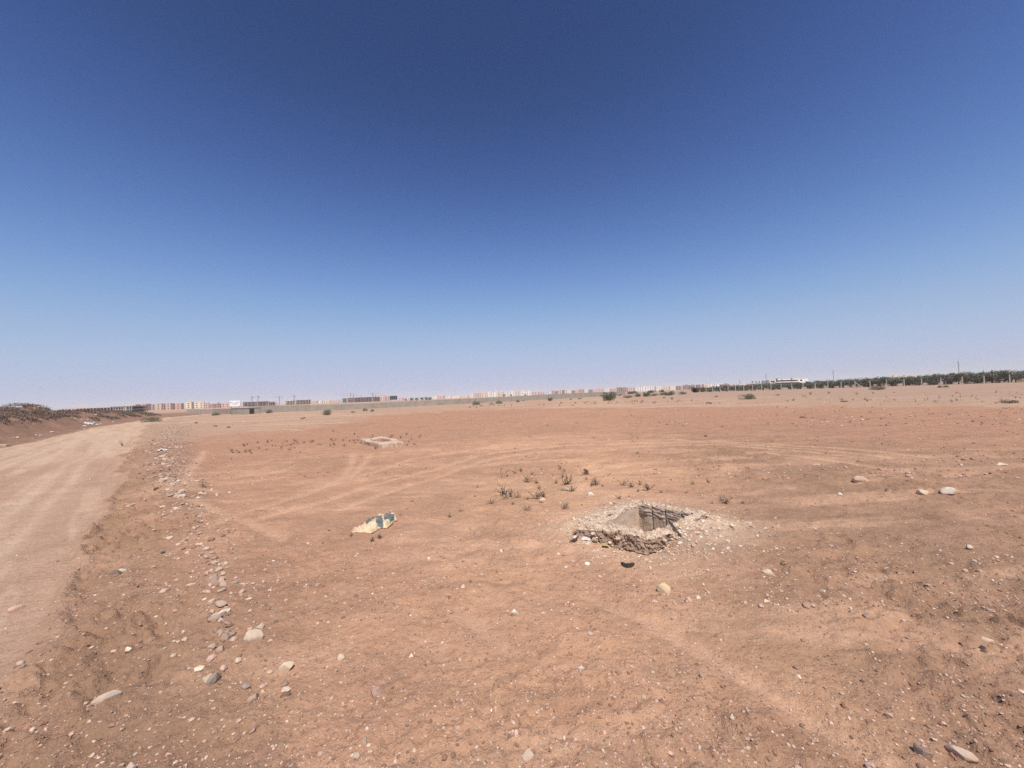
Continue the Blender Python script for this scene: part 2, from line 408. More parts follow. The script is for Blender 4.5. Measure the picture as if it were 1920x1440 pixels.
def gz(x, y):
    x = np.atleast_1d(np.asarray(x, float)); y = np.atleast_1d(np.asarray(y, float))
    road, gr, bank, sh, tr, wob, wob2, r = zone(x, y)
    return H(x, y) + relief(x, y, road, gr, bank, sh, tr, r)
def pg(px, py):
    x, y, z = at(px, py); return Vector((x, y, float(gz(x, y)[0])))

# ------------------------------------------------------------------ stones
def ico(sub):
    t = (1+5**.5)/2
    V = [(-1,t,0),(1,t,0),(-1,-t,0),(1,-t,0),(0,-1,t),(0,1,t),(0,-1,-t),(0,1,-t),(t,0,-1),(t,0,1),(-t,0,-1),(-t,0,1)]
    F = [(0,11,5),(0,5,1),(0,1,7),(0,7,10),(0,10,11),(1,5,9),(5,11,4),(11,10,2),(10,7,6),(7,1,8),(3,9,4),(3,4,2),(3,2,6),(3,6,8),(3,8,9),(4,9,5),(2,4,11),(6,2,10),(8,6,7),(9,8,1)]
    V = [np.array(v)/np.linalg.norm(v) for v in V]
    for _ in range(sub):
        mid = {}; G = []
        def m(a, b):
            k = (min(a, b), max(a, b))
            if k not in mid: v = V[a]+V[b]; V.append(v/np.linalg.norm(v)); mid[k] = len(V)-1
            return mid[k]
        for a, b, c in F:
            ab, bc, ca = m(a, b), m(b, c), m(c, a); G += [(a, ab, ca), (b, bc, ab), (c, ca, bc), (ab, bc, ca)]
        F = G
    return np.array(V), np.array(F)
rng_ = np.random.default_rng(7)
PAL = {'cream': (.58,.455,.335), 'yellow': (.60,.46,.27), 'white': (.68,.58,.47), 'pink': (.56,.37,.29), 'grey': (.35,.265,.205), 'dark': (.12,.085,.07),
       'slate': (.22,.165,.135), 'mauve': (.37,.235,.185), 'tan': (.50,.37,.27), 'brown': (.26,.16,.11), 'pale': (.49,.385,.30), 'rust': (.32,.17,.11)}
def stone_shape(V, seed, ang=.35):
    g = np.random.default_rng(seed); s = V.copy()
    for _ in range(9):
        n = g.normal(size=3); n /= np.linalg.norm(n); c = g.uniform(.45, .85)
        d = s@n; s = s - np.outer(np.maximum(d-c, 0), n)*(.55+ang)
    s = s/np.abs(s).max(0)
    return s
STONE_MATS = {}
def stone_mat(k):
    if k not in STONE_MATS:
        c = PAL[k]; STONE_MATS[k] = mat('stone_'+k, c, .85, .22, 18, .006, 45, dirt=(.44,.27,.18), dirt_amt=.75)
    return STONE_MATS[k]
V3, F3 = ico(3); V1, F1 = ico(1); V0, F0 = ico(0)
def stone(px, py, wpx, hpx, colour, label, cat='stone', name='stone', group=None, seed=None, rot=None, ang=.35):
    p = pg(px, py+hpx*.25); d = p.y*math.cos(PITCH)
    w = wpx*d/F_PX
    depr = CAM_H/math.hypot(p.x, p.y)                 # how steeply we look down on it
    hh = hpx*d/F_PX
    sd = seed if seed is not None else int(px*7+py*13)
    g = np.random.default_rng(sd)
    s = stone_shape(V3, sd, ang)
    sn = math.sin(math.atan(depr))
    ry = max(.35*w, min(.95*w, hh/max(sn, .25)*.55)); hz_ = max(.22*w, min(hh*.75, .48*w))
    s = s*np.array([w/2, ry/2 if ry < w else w/2, hz_])
    n = fbm(s[:, 0]/w*5+3, s[:, 1]/w*5+s[:, 2]/w*4, sd % 97, 3)-.5
    s = s*(1+.16*n[:, None])
    a = rot if rot is not None else math.atan2(-p.x, p.y)*.8+g.uniform(-.3, .3)
    c_, s_ = math.cos(a), math.sin(a)
    s = np.stack([s[:, 0]*c_-s[:, 1]*s_, s[:, 0]*s_+s[:, 1]*c_, s[:, 2]], 1)
    me = mesh_np(name, s, F3, None, True, stone_mat(colour))
    o = link(name, me, None, (p.x, p.y, p.z+hz_*.22)); tag(o, label, cat, group); return o

STONES = [
 (1246,1105,28,21,'yellow','large rounded yellow beige stone lying alone in front of the square pit'),
 (472,1196,38,25,'cream','big flat oval beige stone right of the line of stones, left foreground'),
 (487,1174,15,10,'pale','half buried pale stone just behind the big flat oval beige stone'),
 (536,1255,28,14,'cream','long pale cream stone below and right of the big flat oval stone'),
 (534,1278,14,12,'slate','round slate grey pebble in front of the long pale cream stone'),
 (535,1299,20,9,'dark','dark elongated stone nearest the camera side of the round slate pebble'),
 (475,1302,24,18,'grey','grey half buried stone with dusty top left of the dark elongated stone'),
 (639,1236,15,10,'cream','small cream stone with a flat face, right of the long pale cream stone'),
 (705,1297,23,18,'mauve','smooth mauve grey stone bedded in dust at lower left of centre'),
 (682,1399,17,15,'grey','round flat grey stone near the bottom edge, left of centre'),
 (668,1427,15,12,'pale','pale stone at the bottom edge touching the flat grey stone'),
 (771,1232,10,9,'white','small angular white stone in the bare foreground'),
 (862,1233,9,11,'cream','small cream pebble standing on end in the middle foreground'),
 (966,1151,17,12,'white','flat whitish stone in the dust ahead of the mottled stone'),
 (990,1413,23,21,'pale','mottled grey and white round stone at the bottom edge, centre'),
 (688,1375,7,9,'white','thin white shard above the round flat grey stone'),
 (1090,1256,15,10,'white','white crescent shaped stone in the middle foreground'),
 (1158,1263,11,5,'brown','short brown flat stone right of the white crescent shaped stone'),
 (1315,1268,12,9,'grey','small round grey pebble on smooth soil right of centre'),
 (1293,1127,15,11,'pink','knobbly pinkish stone right of the large yellow beige stone'),
 (1309,1121,12,8,'white','flat white chip touching the knobbly pinkish stone'),
 (1440,1070,22,10,'cream','flat cream stone half sunk in soil right of the pit'),
 (1471,1061,10,7,'brown','small brown stone just behind the flat cream half sunk stone'),
 (1436,1127,9,8,'white','round white pebble below the flat cream half sunk stone'),
 (1428,1138,11,7,'pink','pink pebble in front of the round white pebble'),
 (1543,1107,10,8,'white','bright white pebble midway between pit and right edge'),
 (1512,1138,15,10,'mauve','mauve stone, larger of a touching pair right of the foreground'),
 (1524,1137,10,8,'pink','pinkish stone, smaller of a touching pair right of the foreground'),
 (1614,900,24,12,'cream','large beige stone sitting proud on the open soil at middle right'),
 (1665,922,11,9,'slate','small dark grey stone between two pale stones at middle right'),
 (1731,923,18,9,'cream','flat topped cream stone left of the angular white block'),
 (1779,924,23,13,'white','angular white block of stone at middle right'),
 (1877,871,17,6,'white','flat white stone near the right edge of the field'),
 (1574,928,10,6,'white','small white stone left of the large beige stone at middle right'),
 (1820,1029,12,7,'cream','tilted cream flake near the right edge'),
 (1852,1199,18,9,'cream','long narrow cream sliver of stone near the right edge'),
 (1845,1216,13,10,'dark','dark lump of stone in front of the long narrow cream sliver'),
 (1779,1096,14,9,'rust','reddish brown stone at right, behind the long cream sliver'),
 (1623,1158,12,9,'slate','dark grey pebble on coarse soil at right'),
 (1498,1271,12,7,'white','white stone with a dark pebble behind it, right foreground'),
 (1492,1250,10,7,'slate','dark pebble behind a white stone, right foreground'),
 (1583,1327,12,8,'rust','reddish pebble with a shaded side, right foreground'),
 (1668,1349,13,8,'pale','dusty pale stone left of the small yellow stone, right foreground'),
 (1710,1346,10,7,'yellow','small yellow stone in the right foreground'),
 (1728,1413,31,22,'slate','smooth slate grey stone at the bottom edge, right'),
 (1803,1412,42,19,'pale','long pale grey stone beside the smooth slate one at the bottom edge'),
 (1630,1434,17,14,'pink','round pink stone cut by the bottom edge, left of the slate grey stone'),
 (1607,1438,11,9,'grey','grey stone at the bottom edge touching the round pink stone'),
 (1727,1391,8,7,'cream','tiny cream stone just behind the smooth slate grey stone'),
 (28,1142,24,9,'pink','flat pinkish oval stone lying on the smooth dirt road'),
 (217,1082,18,10,'dark','dark slate shard on the road shoulder at left'),
 (229,1075,12,6,'white','white chip touching the dark slate shard on the shoulder'),
 (203,1315,42,14,'pale','long pale flat stone in the dust of the left foreground'),
 (246,1432,18,20,'pale','pale wedge shaped stone at the bottom edge, left'),
 (135,1378,11,8,'pink','small pink stone in the lower left corner area'),
 (38,1254,11,8,'pale','small pale stone near the left edge below the road'),
 (213,1231,14,6,'pink','thin pink flake in front of the white pebble, left foreground'),
 (240,1234,10,7,'white','white pebble on loose soil in the left foreground'),
 (424,1191,18,14,'grey','round grey cobble half buried left of the big flat oval stone'),
 (414,1220,17,11,'grey','flat dusty grey stone in front of the round grey cobble'),
 (397,1214,13,8,'pale','pale oblong stone left of the flat dusty grey stone'),
 (346,1201,10,8,'pale','lone pale pebble left of the line of stones'),
 (398,1131,14,12,'tan','lumpy tan stone at the top of a small pile in the line'),
 (397,1146,10,9,'yellow','orange tan pebble below the lumpy tan stone'),
 (404,1159,24,10,'grey','wide flat grey stone under two pebbles in the line of stones'),
 (414,1163,10,9,'tan','tan pebble resting on the wide flat grey stone'),
 (419,1152,15,8,'slate','slate stone behind the wide flat grey stone'),
 (404,1090,18,12,'grey','bluish grey cobble, largest of the upper cluster in the line'),
 (417,1078,11,7,'cream','cream pebble right of the bluish grey cobble'),
 (396,1071,9,10,'tan','tan upright pebble behind the bluish grey cobble'),
 (404,1056,15,6,'pale','flat pale stone at the far end of the upper cluster'),
 (423,1059,10,8,'cream','cream stone at the right corner of the upper cluster'),
 (393,1099,8,7,'tan','tan pebble left in front of the bluish grey cobble'),
 (405,1101,8,7,'brown','brown pebble right in front of the bluish grey cobble'),
 (388,1034,15,5,'cream','flat cream sliver above the upper cluster of the line'),
 (375,1021,10,6,'white','white pebble above the flat cream sliver in the line'),
 (474,1365,13,17,'mauve','upright mauve stone in clods at lower left'),
 (318,1011,12,5,'cream','flat cream chip on rough soil left of the line of stones'),
 (331,931,9,7,'cream','rounded cream stone, left of the pair ending the stone line'),
 (342,930,11,7,'white','whitish flat stone, right of the pair ending the stone line'),
 (246,947,16,5,'pale','long pale sliver on the road shoulder'),
 (1065,918,12,9,'white','white block among the weeds behind the pit'),
 (1018,941,14,9,'cream','rounded pale rock among weeds left of the pit'),
 (946,921,12,9,'pale','pale rock under the leftmost weed clump'),
 (1108,929,14,7,'white','white flat rock among weeds just behind the pit'),
 (894,998,15,6,'mauve','flat mauve chip between the cloth sack and the pit'),
 (1366,1029,8,7,'white','small white pebble right of the pit on smooth soil'),
 (428,800,7,8,'dark','dark round lump far off beyond the line of stones'),
 (404,799,7,4,'dark','dark flat lump left of the dark round one, far off'),
 (989,857,11,4,'brown','dark brown flat stone on the tyre tracks'),
 (1612,865,9,4,'brown','dark brown stone behind the large beige stone'),
 (1801,855,12,3,'brown','thin dark stone far off at right'),
 (1824,861,12,3,'brown','thin brown stone right of the thin dark one, far off'),
 (1196,850,8,4,'dark','dark stone on the curved tyre tracks'),
 (1325,817,8,4,'dark','dark stone just beyond the curved tyre tracks'),
 (1506,783,11,3,'dark','dark flat lump in the red soil far right'),
]
for s in STONES: stone(*s[:6])

# stones of the windrow: individual cobbles, indistinct
def along(P, t):
    P = np.asarray(P); seg = np.hypot(*np.diff(P, axis=0).T); c = np.concatenate([[0], np.cumsum(seg)]); s = t*c[-1]
    i = min(len(seg)-1, int(np.searchsorted(c, s)-1)) if s > 0 else 0
    k = (s-c[i])/seg[i]; d = (P[i+1]-P[i])/seg[i]; return P[i]+(P[i+1]-P[i])*k, d
protos = []
for i, k in enumerate(('cream','grey','pink','tan','pale','slate','brown','mauve')):
    s = stone_shape(V3, 300+i)*np.array([1, .72, .55])*.5
    protos.append(mesh_np('cobble', s, F3, None, True, stone_mat(k)))
g = random.Random(5)
LINE_SPREAD = []
for i in range(210):
    py = g.choice([g.uniform(808, 935)]*9+[g.gauss(1060, 8), g.gauss(1090, 10), g.gauss(1150, 12), g.gauss(1185, 10), g.uniform(935, 1200)]); py = min(1215, max(806, py))
    # stone line in the picture, denser far away
    pts = [(330,800),(318,815),(303,850),(308,880),(316,905),(332,930),(352,960),(378,1020),(402,1075),(404,1100),(410,1160),(432,1200),(455,1245)]
    for a, b in zip(pts[:-1], pts[1:]):
        if a[1] <= py <= b[1]: break
    px = a[0]+(b[0]-a[0])*(py-a[1])/(b[1]-a[1])
    px += g.gauss(0, 11 if py < 900 else 12)
    p = pg(px, py); d = p.y
    size = min(.16, max(.025, g.lognormvariate(math.log(.062), .38)))*(.42+.75*min(1, d/9))
    ki = g.randrange(len(protos)); me = protos[ki]; o = bpy.data.objects.new('cobble', me); COL.objects.link(o)
    o.location = p+Vector((0, 0, size*.12)); o.scale = (size*g.uniform(.9, 1.3),)*1+(size*g.uniform(.8, 1.1), size*g.uniform(.7, 1.1))
    o.rotation_euler = (g.uniform(-.2, .2), g.uniform(-.2, .2), g.uniform(0, 6.28))
    tag(o, 'small dusty %s cobble in the %s part of the stone line beside the road' % (('cream','grey','pink','tan','pale','dark grey','brown','mauve')[ki], 'far' if d > 9 else 'middle' if d > 4.4 else 'near'), 'stone', 'cobbles in the line of stones')

# countless small gravel
def scatter(N, sampler, base, BF, size_fn, pal, flat=(.45, .8), seed=1, sink=.25):
    g = np.random.default_rng(seed); x, y = sampler(g, N); keep = ~inpoly(x, y, PIT*1.0); x, y = x[keep], y[keep]; N = len(x)
    z = gz(x, y); s = size_fn(g, N, x, y)
    V = np.repeat(base[None], N, 0)*(1+g.uniform(-.28, .28, (N, len(base), 1)))
    V = V*np.stack([g.uniform(.7, 1.25, N), g.uniform(.55, 1, N), g.uniform(*flat, N)], 1)[:, None, :]*s[:, None, None]*.5
    a = g.uniform(0, 6.28, N); c, q = np.cos(a)[:, None], np.sin(a)[:, None]
    X = V[..., 0]*c-V[..., 1]*q+x[:, None]; Y = V[..., 0]*q+V[..., 1]*c+y[:, None]; Z = V[..., 2]+(z+s*sink*.35)[:, None]
    names, wts = zip(*pal); cols = np.array([PAL[n] for n in names]); pick = g.choice(len(names), N, p=np.array(wts)/sum(wts))
    C = cols[pick]*g.uniform(.8, 1.15, (N, 1))
    F = (BF[None]+(np.arange(N)*len(base))[:, None, None]).reshape(-1, 3)
    return np.stack([X, Y, Z], -1).reshape(-1, 3), F, np.repeat(C, len(base), 0)
def img_sampler(px, py, dens=None):
    def f(g, N):
        X = []; Y = []; n = 0
        while n < N:
            a = g.uniform(*px, N); b = g.uniform(*py, N)
            hzn = 741.7-.03807*(a-960); ok = b > hzn+8
            a, b = a[ok], b[ok]
            d = r_[None]*((a-960)/F_PX)[:, None]+u_[None]*((720-b)/F_PX)[:, None]+f_[None]
            t = -CAM_H/d[:, 2]; x, y = d[:, 0]*t, d[:, 1]*t
            k = .5+.9*(fbm(x/.8, y/.8, 201, 4)-.35)*2
            zz = zone(x, y); road, gr, bank, sh, tr = zz[:5]
            k = k*(1-.86*road)*(1-.5*tr)*(1+.5*sh)+.25*sstep(0, 3, x-.3*y)
            keep = g.uniform(0, 1, len(x)) < np.clip(k, .03, 1)
            X.append(x[keep]); Y.append(y[keep]); n += keep.sum()
        return np.concatenate(X)[:N], np.concatenate(Y)[:N]
    return f
def pit_sampler(g, N):
    a = g.uniform(0, 6.28, N); e = g.exponential(.22, N)
    u = np.stack([np.cos(a), np.sin(a)], 1)
    # distance to the outer rectangle along the ray
    R = np.zeros(N)
    for k in np.linspace(.2, 1.4, 120):
        p = PIT_C+u*k; ins = inpoly(p[:, 0], p[:, 1], PIT); R = np.where(ins, k, R)
    p = PIT_C+u*(R+e)[:, None]+.02*u
    fl = (-.66*u[:, 0]-.75*u[:, 1]) > .5
    keep = ~fl | (g.uniform(0, 1, N) < .35); return p[keep, 0], p[keep, 1]
MG = mat('gravel_stone', (.5,.4,.3), .9, .15, 40, 0, tint=True)
P_MIX = [('cream', 1.8), ('white', .4), ('pink', 4.5), ('tan', 6), ('brown', 5), ('rust', 4), ('grey', 1), ('mauve', 2.5), ('pale', 1.5), ('slate', .2)]
P_FAR = [('cream', 1.2), ('white', .3), ('pink', 4), ('tan', 5), ('brown', 5), ('rust', 5), ('mauve', 2)]
P_EARTH = [('brown', 5), ('rust', 5), ('tan', 3.5), ('pink', 2.5), ('cream', .5)]
P_PALE = [('cream', 5), ('white', 3), ('pale', 3), ('tan', 3), ('pink', 2), ('grey', .6), ('yellow', .6)]
ln = lambda m, s, lo, hi: (lambda g, N, x, y: np.clip(g.lognormal(math.log(m), s, N), lo, hi))
parts = [
 scatter(3000, img_sampler((-250, 2170), (1020, 1560)), V1*.9, F1, ln(.0070, .50, .003, .03), P_MIX, seed=1),
 scatter(15000, img_sampler((-250, 2170), (1000, 1560)), V0, F0, ln(.0095, .45, .004, .035), P_EARTH, seed=9),
 scatter(6500, img_sampler((-250, 2170), (850, 1150)), V1*.9, F1, ln(.012, .48, .006, .05), P_MIX, seed=2),
 scatter(3200, img_sampler((-250, 2170), (770, 900)), V0, F0, ln(.030, .45, .015, .09), P_FAR, seed=3),
 scatter(1500, img_sampler((-250, 2170), (735, 800)), V0, F0, ln(.07, .4, .03, .14), P_FAR, seed=4),
 scatter(3000, pit_sampler, V1, F1, ln(.015, .55, .006, .05), P_PALE, seed=5),
]
def line_sampler(g, N):
    t = g.uniform(0, 1, N); X = []; 
    P = np.asarray(ridge_line); seg = np.hypot(*np.diff(P, axis=0).T); c = np.concatenate([[0], np.cumsum(seg)]); s = t**.75*c[-1]
    x = np.interp(s, c, P[:, 0]); y = np.interp(s, c, P[:, 1]); w = .10+.022*y
    return x+g.normal(0, 1, N)*w, y+g.normal(0, 1, N)*w
parts.append(scatter(5200, line_sampler, V0, F0, ln(.030, .5, .008, .09), [('cream',3),('grey',3),('pink',3),('tan',4),('brown',3),('slate',1)], seed=6))
V = []; F = []; C = []; off = 0
for v, f, c in parts: V.append(v); F.append(f+off); C.append(c); off += len(v)
o = link('gravel', mesh_np('gravel', np.concatenate(V), np.concatenate(F), np.concatenate(C), False, MG))
tag(o, 'loose gravel and small stones strewn over the red soil', 'gravel', kind='stuff')

# ------------------------------------------------------------------ the open square pit
def rect_loop(P, n):
    P = np.asarray(P, float); out = []; lab = []
    for i in range(4):
        a, b = P[i], P[(i+1) % 4]
        for k in range(n): out.append(a+(b-a)*k/n); lab.append(i)
    return np.array(out), np.array(lab)
def build_pit():
    n = 130; O, lab = rect_loop(PIT, n); I, _ = rect_loop(PIT_IN, n); m = len(O); s = np.arange(m)/n
    prof = [(0, z) for z in np.linspace(-.12, 1, 14)] + [(w, 1) for w in np.linspace(.07, .93, 14)] + [(1, z) for z in np.linspace(1, -1, 46)]
    # rim height around the loop: side 0 = left-front (exposed), 1 = right-front, 2 = right-back, 3 = left-back
    h = .135+.015*np.sin(s*3.1)+.04*(vnoise(s*6, s*0, 5)-.5)
    h = h - .045*np.exp(-((s-0.0)/.28)**2)-.045*np.exp(-((s-4.0)/.28)**2)
    rows = []
    nrm = (O-I); nrm = nrm/np.linalg.norm(nrm, axis=1)[:, None]
    for j, (w, z) in enumerate(prof):
        P = O*(1-w)+I*w
        if w == 0:
            zz = np.where(z < 0, z, z*h)
            zq = zz*1.0; k = (fbm(s*26+zq*14, zq*44+3, 3, 4)-.5)*.060+(fbm(s*8+zq*9, zq*18, 4, 3)-.5)*.04
            k = k + (1-z)*.055*(z >= 0) + .03*(vnoise(s*3, s*0, 12)-.5) + (vnoise(s*55, zq*70, 31)-.5)*.022
            lean = .0
        elif w < 1:
            zz = h + (vnoise(s*30, np.full(m, w*9.), 6)-.5)*.035+(fbm(s*48, np.full(m, w*16.), 17, 3)-.5)*.045+(vnoise(s*11, np.full(m, w*4.), 7)-.5)*.03 + .02*math.sin(w*math.pi)
            k = (vnoise(s*20, np.full(m, w*7.), 8)-.5)*.02
        else:
            zz = np.where(z > 0, z*h, z*1.9); zv = np.full(m, (1-z)*6.)
            rough_side = (lab != 3)
            k = np.where(rough_side, (fbm(s*13+zv*.9, zv*1.1-s*4, 9, 4)-.5)*.026, (vnoise(s*5, zv*.4, 10)-.5)*.006)
            groove = np.zeros(m)
            for g0 in (2.22, 2.5, 2.74): groove += np.exp(-((s-g0-.012*z)/.012)**2)
            k = k + groove*.018
            hump = np.exp(-((s-2.86)/.10)**2)*np.exp(-((z-.55)/.7)**2); k = k - hump*.03
        P = P + nrm*k[:, None] if w == 0 else P + nrm*np.asarray(k)[:, None]
        rows.append(np.column_stack([P, zz]))
    V = np.concatenate(rows); nr = len(prof)
    F = []; part = []
    for j in range(nr-1):
        for i in range(m):
            a, b = j*m+i, j*m+(i+1) % m; F.append((a, b, b+m, a+m))
            wj = prof[j][0]
            part.append(0 if (j < 12) else 1 if j < 30 else (2 if lab[i] == 3 else 3))
    F = np.array(F); part = np.array(part)
    root = bpy.data.objects.new('open_pit', None); COL.objects.link(root); root.location = (PIT_C[0], PIT_C[1], 0)
    tag(root, 'open square shaft with a crumbling raised stone and earth rim', 'pit')
    m_out = mat('earthen_masonry', (.32,.205,.14), .95, .4, 16, .04, 40, dirt=(.58,.43,.31), dirt_amt=.7)
    m_rim = mat('crumbled_mortar', (.72,.555,.41), .95, .30, 18, .03, 55, dirt=(.40,.265,.185), dirt_amt=.55)
    m_pl = mat('render_coat', (.72,.53,.385), .9, .12, 5, .004, 30, dirt=(.38,.27,.2), dirt_amt=.4)
    m_in = mat('rough_shaft', (.50,.37,.275), .95, .35, 10, .03, 20, dirt=(.50,.40,.30), dirt_amt=.5)
    for k, (nm, mt) in enumerate((('outer_wall', m_out), ('rim', m_rim), ('rendered_wall', m_pl), ('rough_wall', m_in))):
        f = F[part == k]; u, inv = np.unique(f, return_inverse=True)
        v = V[u].copy(); v[:, :2] -= PIT_C
        link(nm, mesh_np(nm, v, inv.reshape(f.shape)[:, ::-1], None, k == 2, mt), root)
    # loose rubble caught on the rim and on the broken outer face
    g = np.random.default_rng(8); N = 420; i0 = g.integers(0, m, N); w = np.where(g.uniform(0, 1, N) < .75, g.uniform(.02, .95, N), 0); zf = np.where(w > 0, .97, g.uniform(.0, 1, N))
    keep = (w > 0) | (lab[i0] < 2); i0, w, zf = i0[keep], w[keep], zf[keep]; N = len(i0)
    P = O[i0]*(1-w[:, None])+I[i0]*w[:, None]+nrm[i0]*((w == 0)*(.02+.06*(1-zf)))[:, None]; Z = zf*h[i0]+.008
    sz = np.clip(g.lognormal(math.log(.020), .5, N), .008, .06)
    Vr = np.repeat(V1[None], N, 0)*(1+g.uniform(-.28, .28, (N, len(V1), 1)))*np.stack([g.uniform(.7, 1.2, N), g.uniform(.6, 1, N), g.uniform(.45, .85, N)], 1)[:, None, :]*sz[:, None, None]*.5
    Vr = Vr+np.column_stack([P-PIT_C, Z])[:, None, :]
    nm_ = ('cream', 'pale', 'tan', 'pink', 'brown', 'white'); cc_ = np.array([PAL[q] for q in nm_])[g.choice(6, N, p=(.2, .2, .27, .12, .17, .04))]*g.uniform(.8, 1.15, (N, 1))
    rb = link('rubble', mesh_np('rubble', Vr.reshape(-1, 3), (F1[None]+(np.arange(N)*len(V1))[:, None, None]).reshape(-1, 3), np.repeat(cc_, len(V1), 0), False, MG), root); tag(rb, kind='stuff')
    fl = MB(); c = PIT_IN-PIT_C; fl.quad(*[(q[0]*1.15, q[1]*1.15, -1.88) for q in c]); fl.build('floor', m_in, root)
build_pit()

def strip(name, pts, width, thick, material, label, cat):
    """bent flat strip standing on the ground, given as pixel points"""
    P = [pg(*p) for p in pts]; mb = MB()
    b = []
    for i, p in enumerate(P):
        t = (P[min(i+1, len(P)-1)]-P[max(i-1, 0)]); t.z = 0; t.normalize(); nn = Vector((-t.y, t.x, 0))
        e = .6 if i in (0, len(P)-1) else 1
        b.append([p+nn*thick/2+Vector((0,0,.002)), p-nn*thick/2+Vector((0,0,.002)), p-nn*thick/2+Vector((0,0,width*e)), p+nn*thick/2+Vector((0,0,width*e))])
    for i in range(len(P)-1):
        for k in range(4): mb.quad(b[i][k], b[i][(k+1) % 4], b[i+1][(k+1) % 4], b[i+1][k])
    mb.quad(*b[0][::-1]); mb.quad(*b[-1])
    o = mb.build(name, material); tag(o, label, cat); return o
RUB = mat('worn_rubber', (.055,.045,.04), .8, .3, 20, .003, 60, dirt=(.3,.2,.14), dirt_amt=.35)
strip('rubber_strip', [(1166,1057),(1170,1061),(1177,1063.5),(1184,1062.5),(1188,1058)], .035, .02, RUB, 'curved dark rubber scrap lying in front of the square pit', 'rubber scrap')
strip('rubber_strip', [(1069,1021),(1075,1021.5),(1081,1018),(1084,1012)], .03, .018, RUB, 'curved dark rubber scrap by the left foot of the square pit', 'rubber scrap')
def shard():
    a = pg(1252, 985); b = pg(1277, 1008); a.z = .20; b.z += .01; mb = MB()
    d = (b-a); n = Vector((-d.y, d.x, 0)).normalized(); up = Vector((0, 0, 1))
    q = [a, a+d*.35+n*.006+up*.01, b+n*.008+up*.012, b-n*.008+up*.002, a+d*.55-n*.020-up*.01]
    mb.quad(*q); mb.quad(*[p-up*.012 for p in q][::-1])
    for i in range(5):
        p, r2 = q[i], q[(i+1) % 5]; mb.quad(p, p-up*.012, r2-up*.012, r2)
    o = mb.build('shard', RUB); tag(o, 'narrow dark pointed shard leaning on the front rim of the pit', 'shard')
shard()
def litter(name, px, py, w, label, colr, seed, group=None, cat='litter', lift=.5):
    """a crumpled sheet of plastic or paper"""
    g = np.random.default_rng(seed); n = 9; p = pg(px, py); s = w*p.y/F_PX
    u, v = np.meshgrid(np.linspace(-.5, .5, n), np.linspace(-.5, .5, n)); r = 1+.3*(vnoise(u*4+seed, v*4, seed)-.5)
    X = u*r*s; Y = v*r*s*.7; Z = (vnoise(u*5+9, v*5, seed+1))*s*lift*(1-np.abs(u)*1.2)*(1-np.abs(v)*1.0)+.01
    V = np.stack([X.ravel(), Y.ravel(), Z.ravel()], 1); idx = np.arange(n*n).reshape(n, n)
    F = np.stack([idx[:-1, :-1], idx[:-1, 1:], idx[1:, 1:], idx[1:, :-1]], -1).reshape(-1, 4)
    me = mesh_np(name, V, F, None, False, colr); o = link(name, me, None, p); o.rotation_euler = (0, 0, g.uniform(0, 6))
    sm = o.modifiers.new('solid', 'SOLIDIFY'); sm.thickness = max(.002, s*.02)
    tag(o, label, cat, group); return o
WP = mat('white_plastic', (.62,.60,.57), .5, .1, 6, 0)
BP = mat('blue_plastic', (.25,.42,.5), .5, .1, 6, 0)
litter('plastic_bag', 303, 846, 13, 'white plastic bag caught among the far stones of the line', WP, 3, cat='bag', lift=.8)
YL = mat('dry_leaf', (.42,.30,.10), .8, .3, 20, 0)
for i, (a, b, w, l) in enumerate(((1095,1004,12,'yellow dry rubbish at the left foot of the pit wall'), (1110,1010,9,'small yellow scrap right of the yellow dry rubbish by the pit'), (1136,1027,13,'yellowish green rubbish at the base of the pit front wall'))):
    litter('dry_rubbish', a, b, w, l, YL, 31+i, cat='rubbish')
litter('paper_scrap', 1100, 1014, 22, 'greyish white crumpled paper in front of the pit left wall', mat('old_paper', (.62,.55,.5), .9, .15, 12, 0), 40, cat='paper', lift=.15)
for i, (a, b, w) in enumerate(((26,822,5),(33,821,7),(60,822,4),(67,816,5),(75,817,7),(97,810,8),(141,785,5),(152,786,4),(160,794,10),(158,800,8),(165,787,5),(175,793,8),(182,797,6),(188,795,5),(158,805,5),(179,779,6),(163,796,5),(211,791,6),(170,799,5))):
    litter('plastic_scrap', a, b, w*.8, 'small white scrap of litter lying at the foot of the bank beside the road', WP, 50+i, 'litter along the bank')
litter('plastic_sheet', 168, 797, 16, 'largest pale crumpled sheet in the litter heap at the bank', mat('dirty_sheet', (.5,.5,.46), .7, .3, 5, 0), 90, cat='plastic sheet')

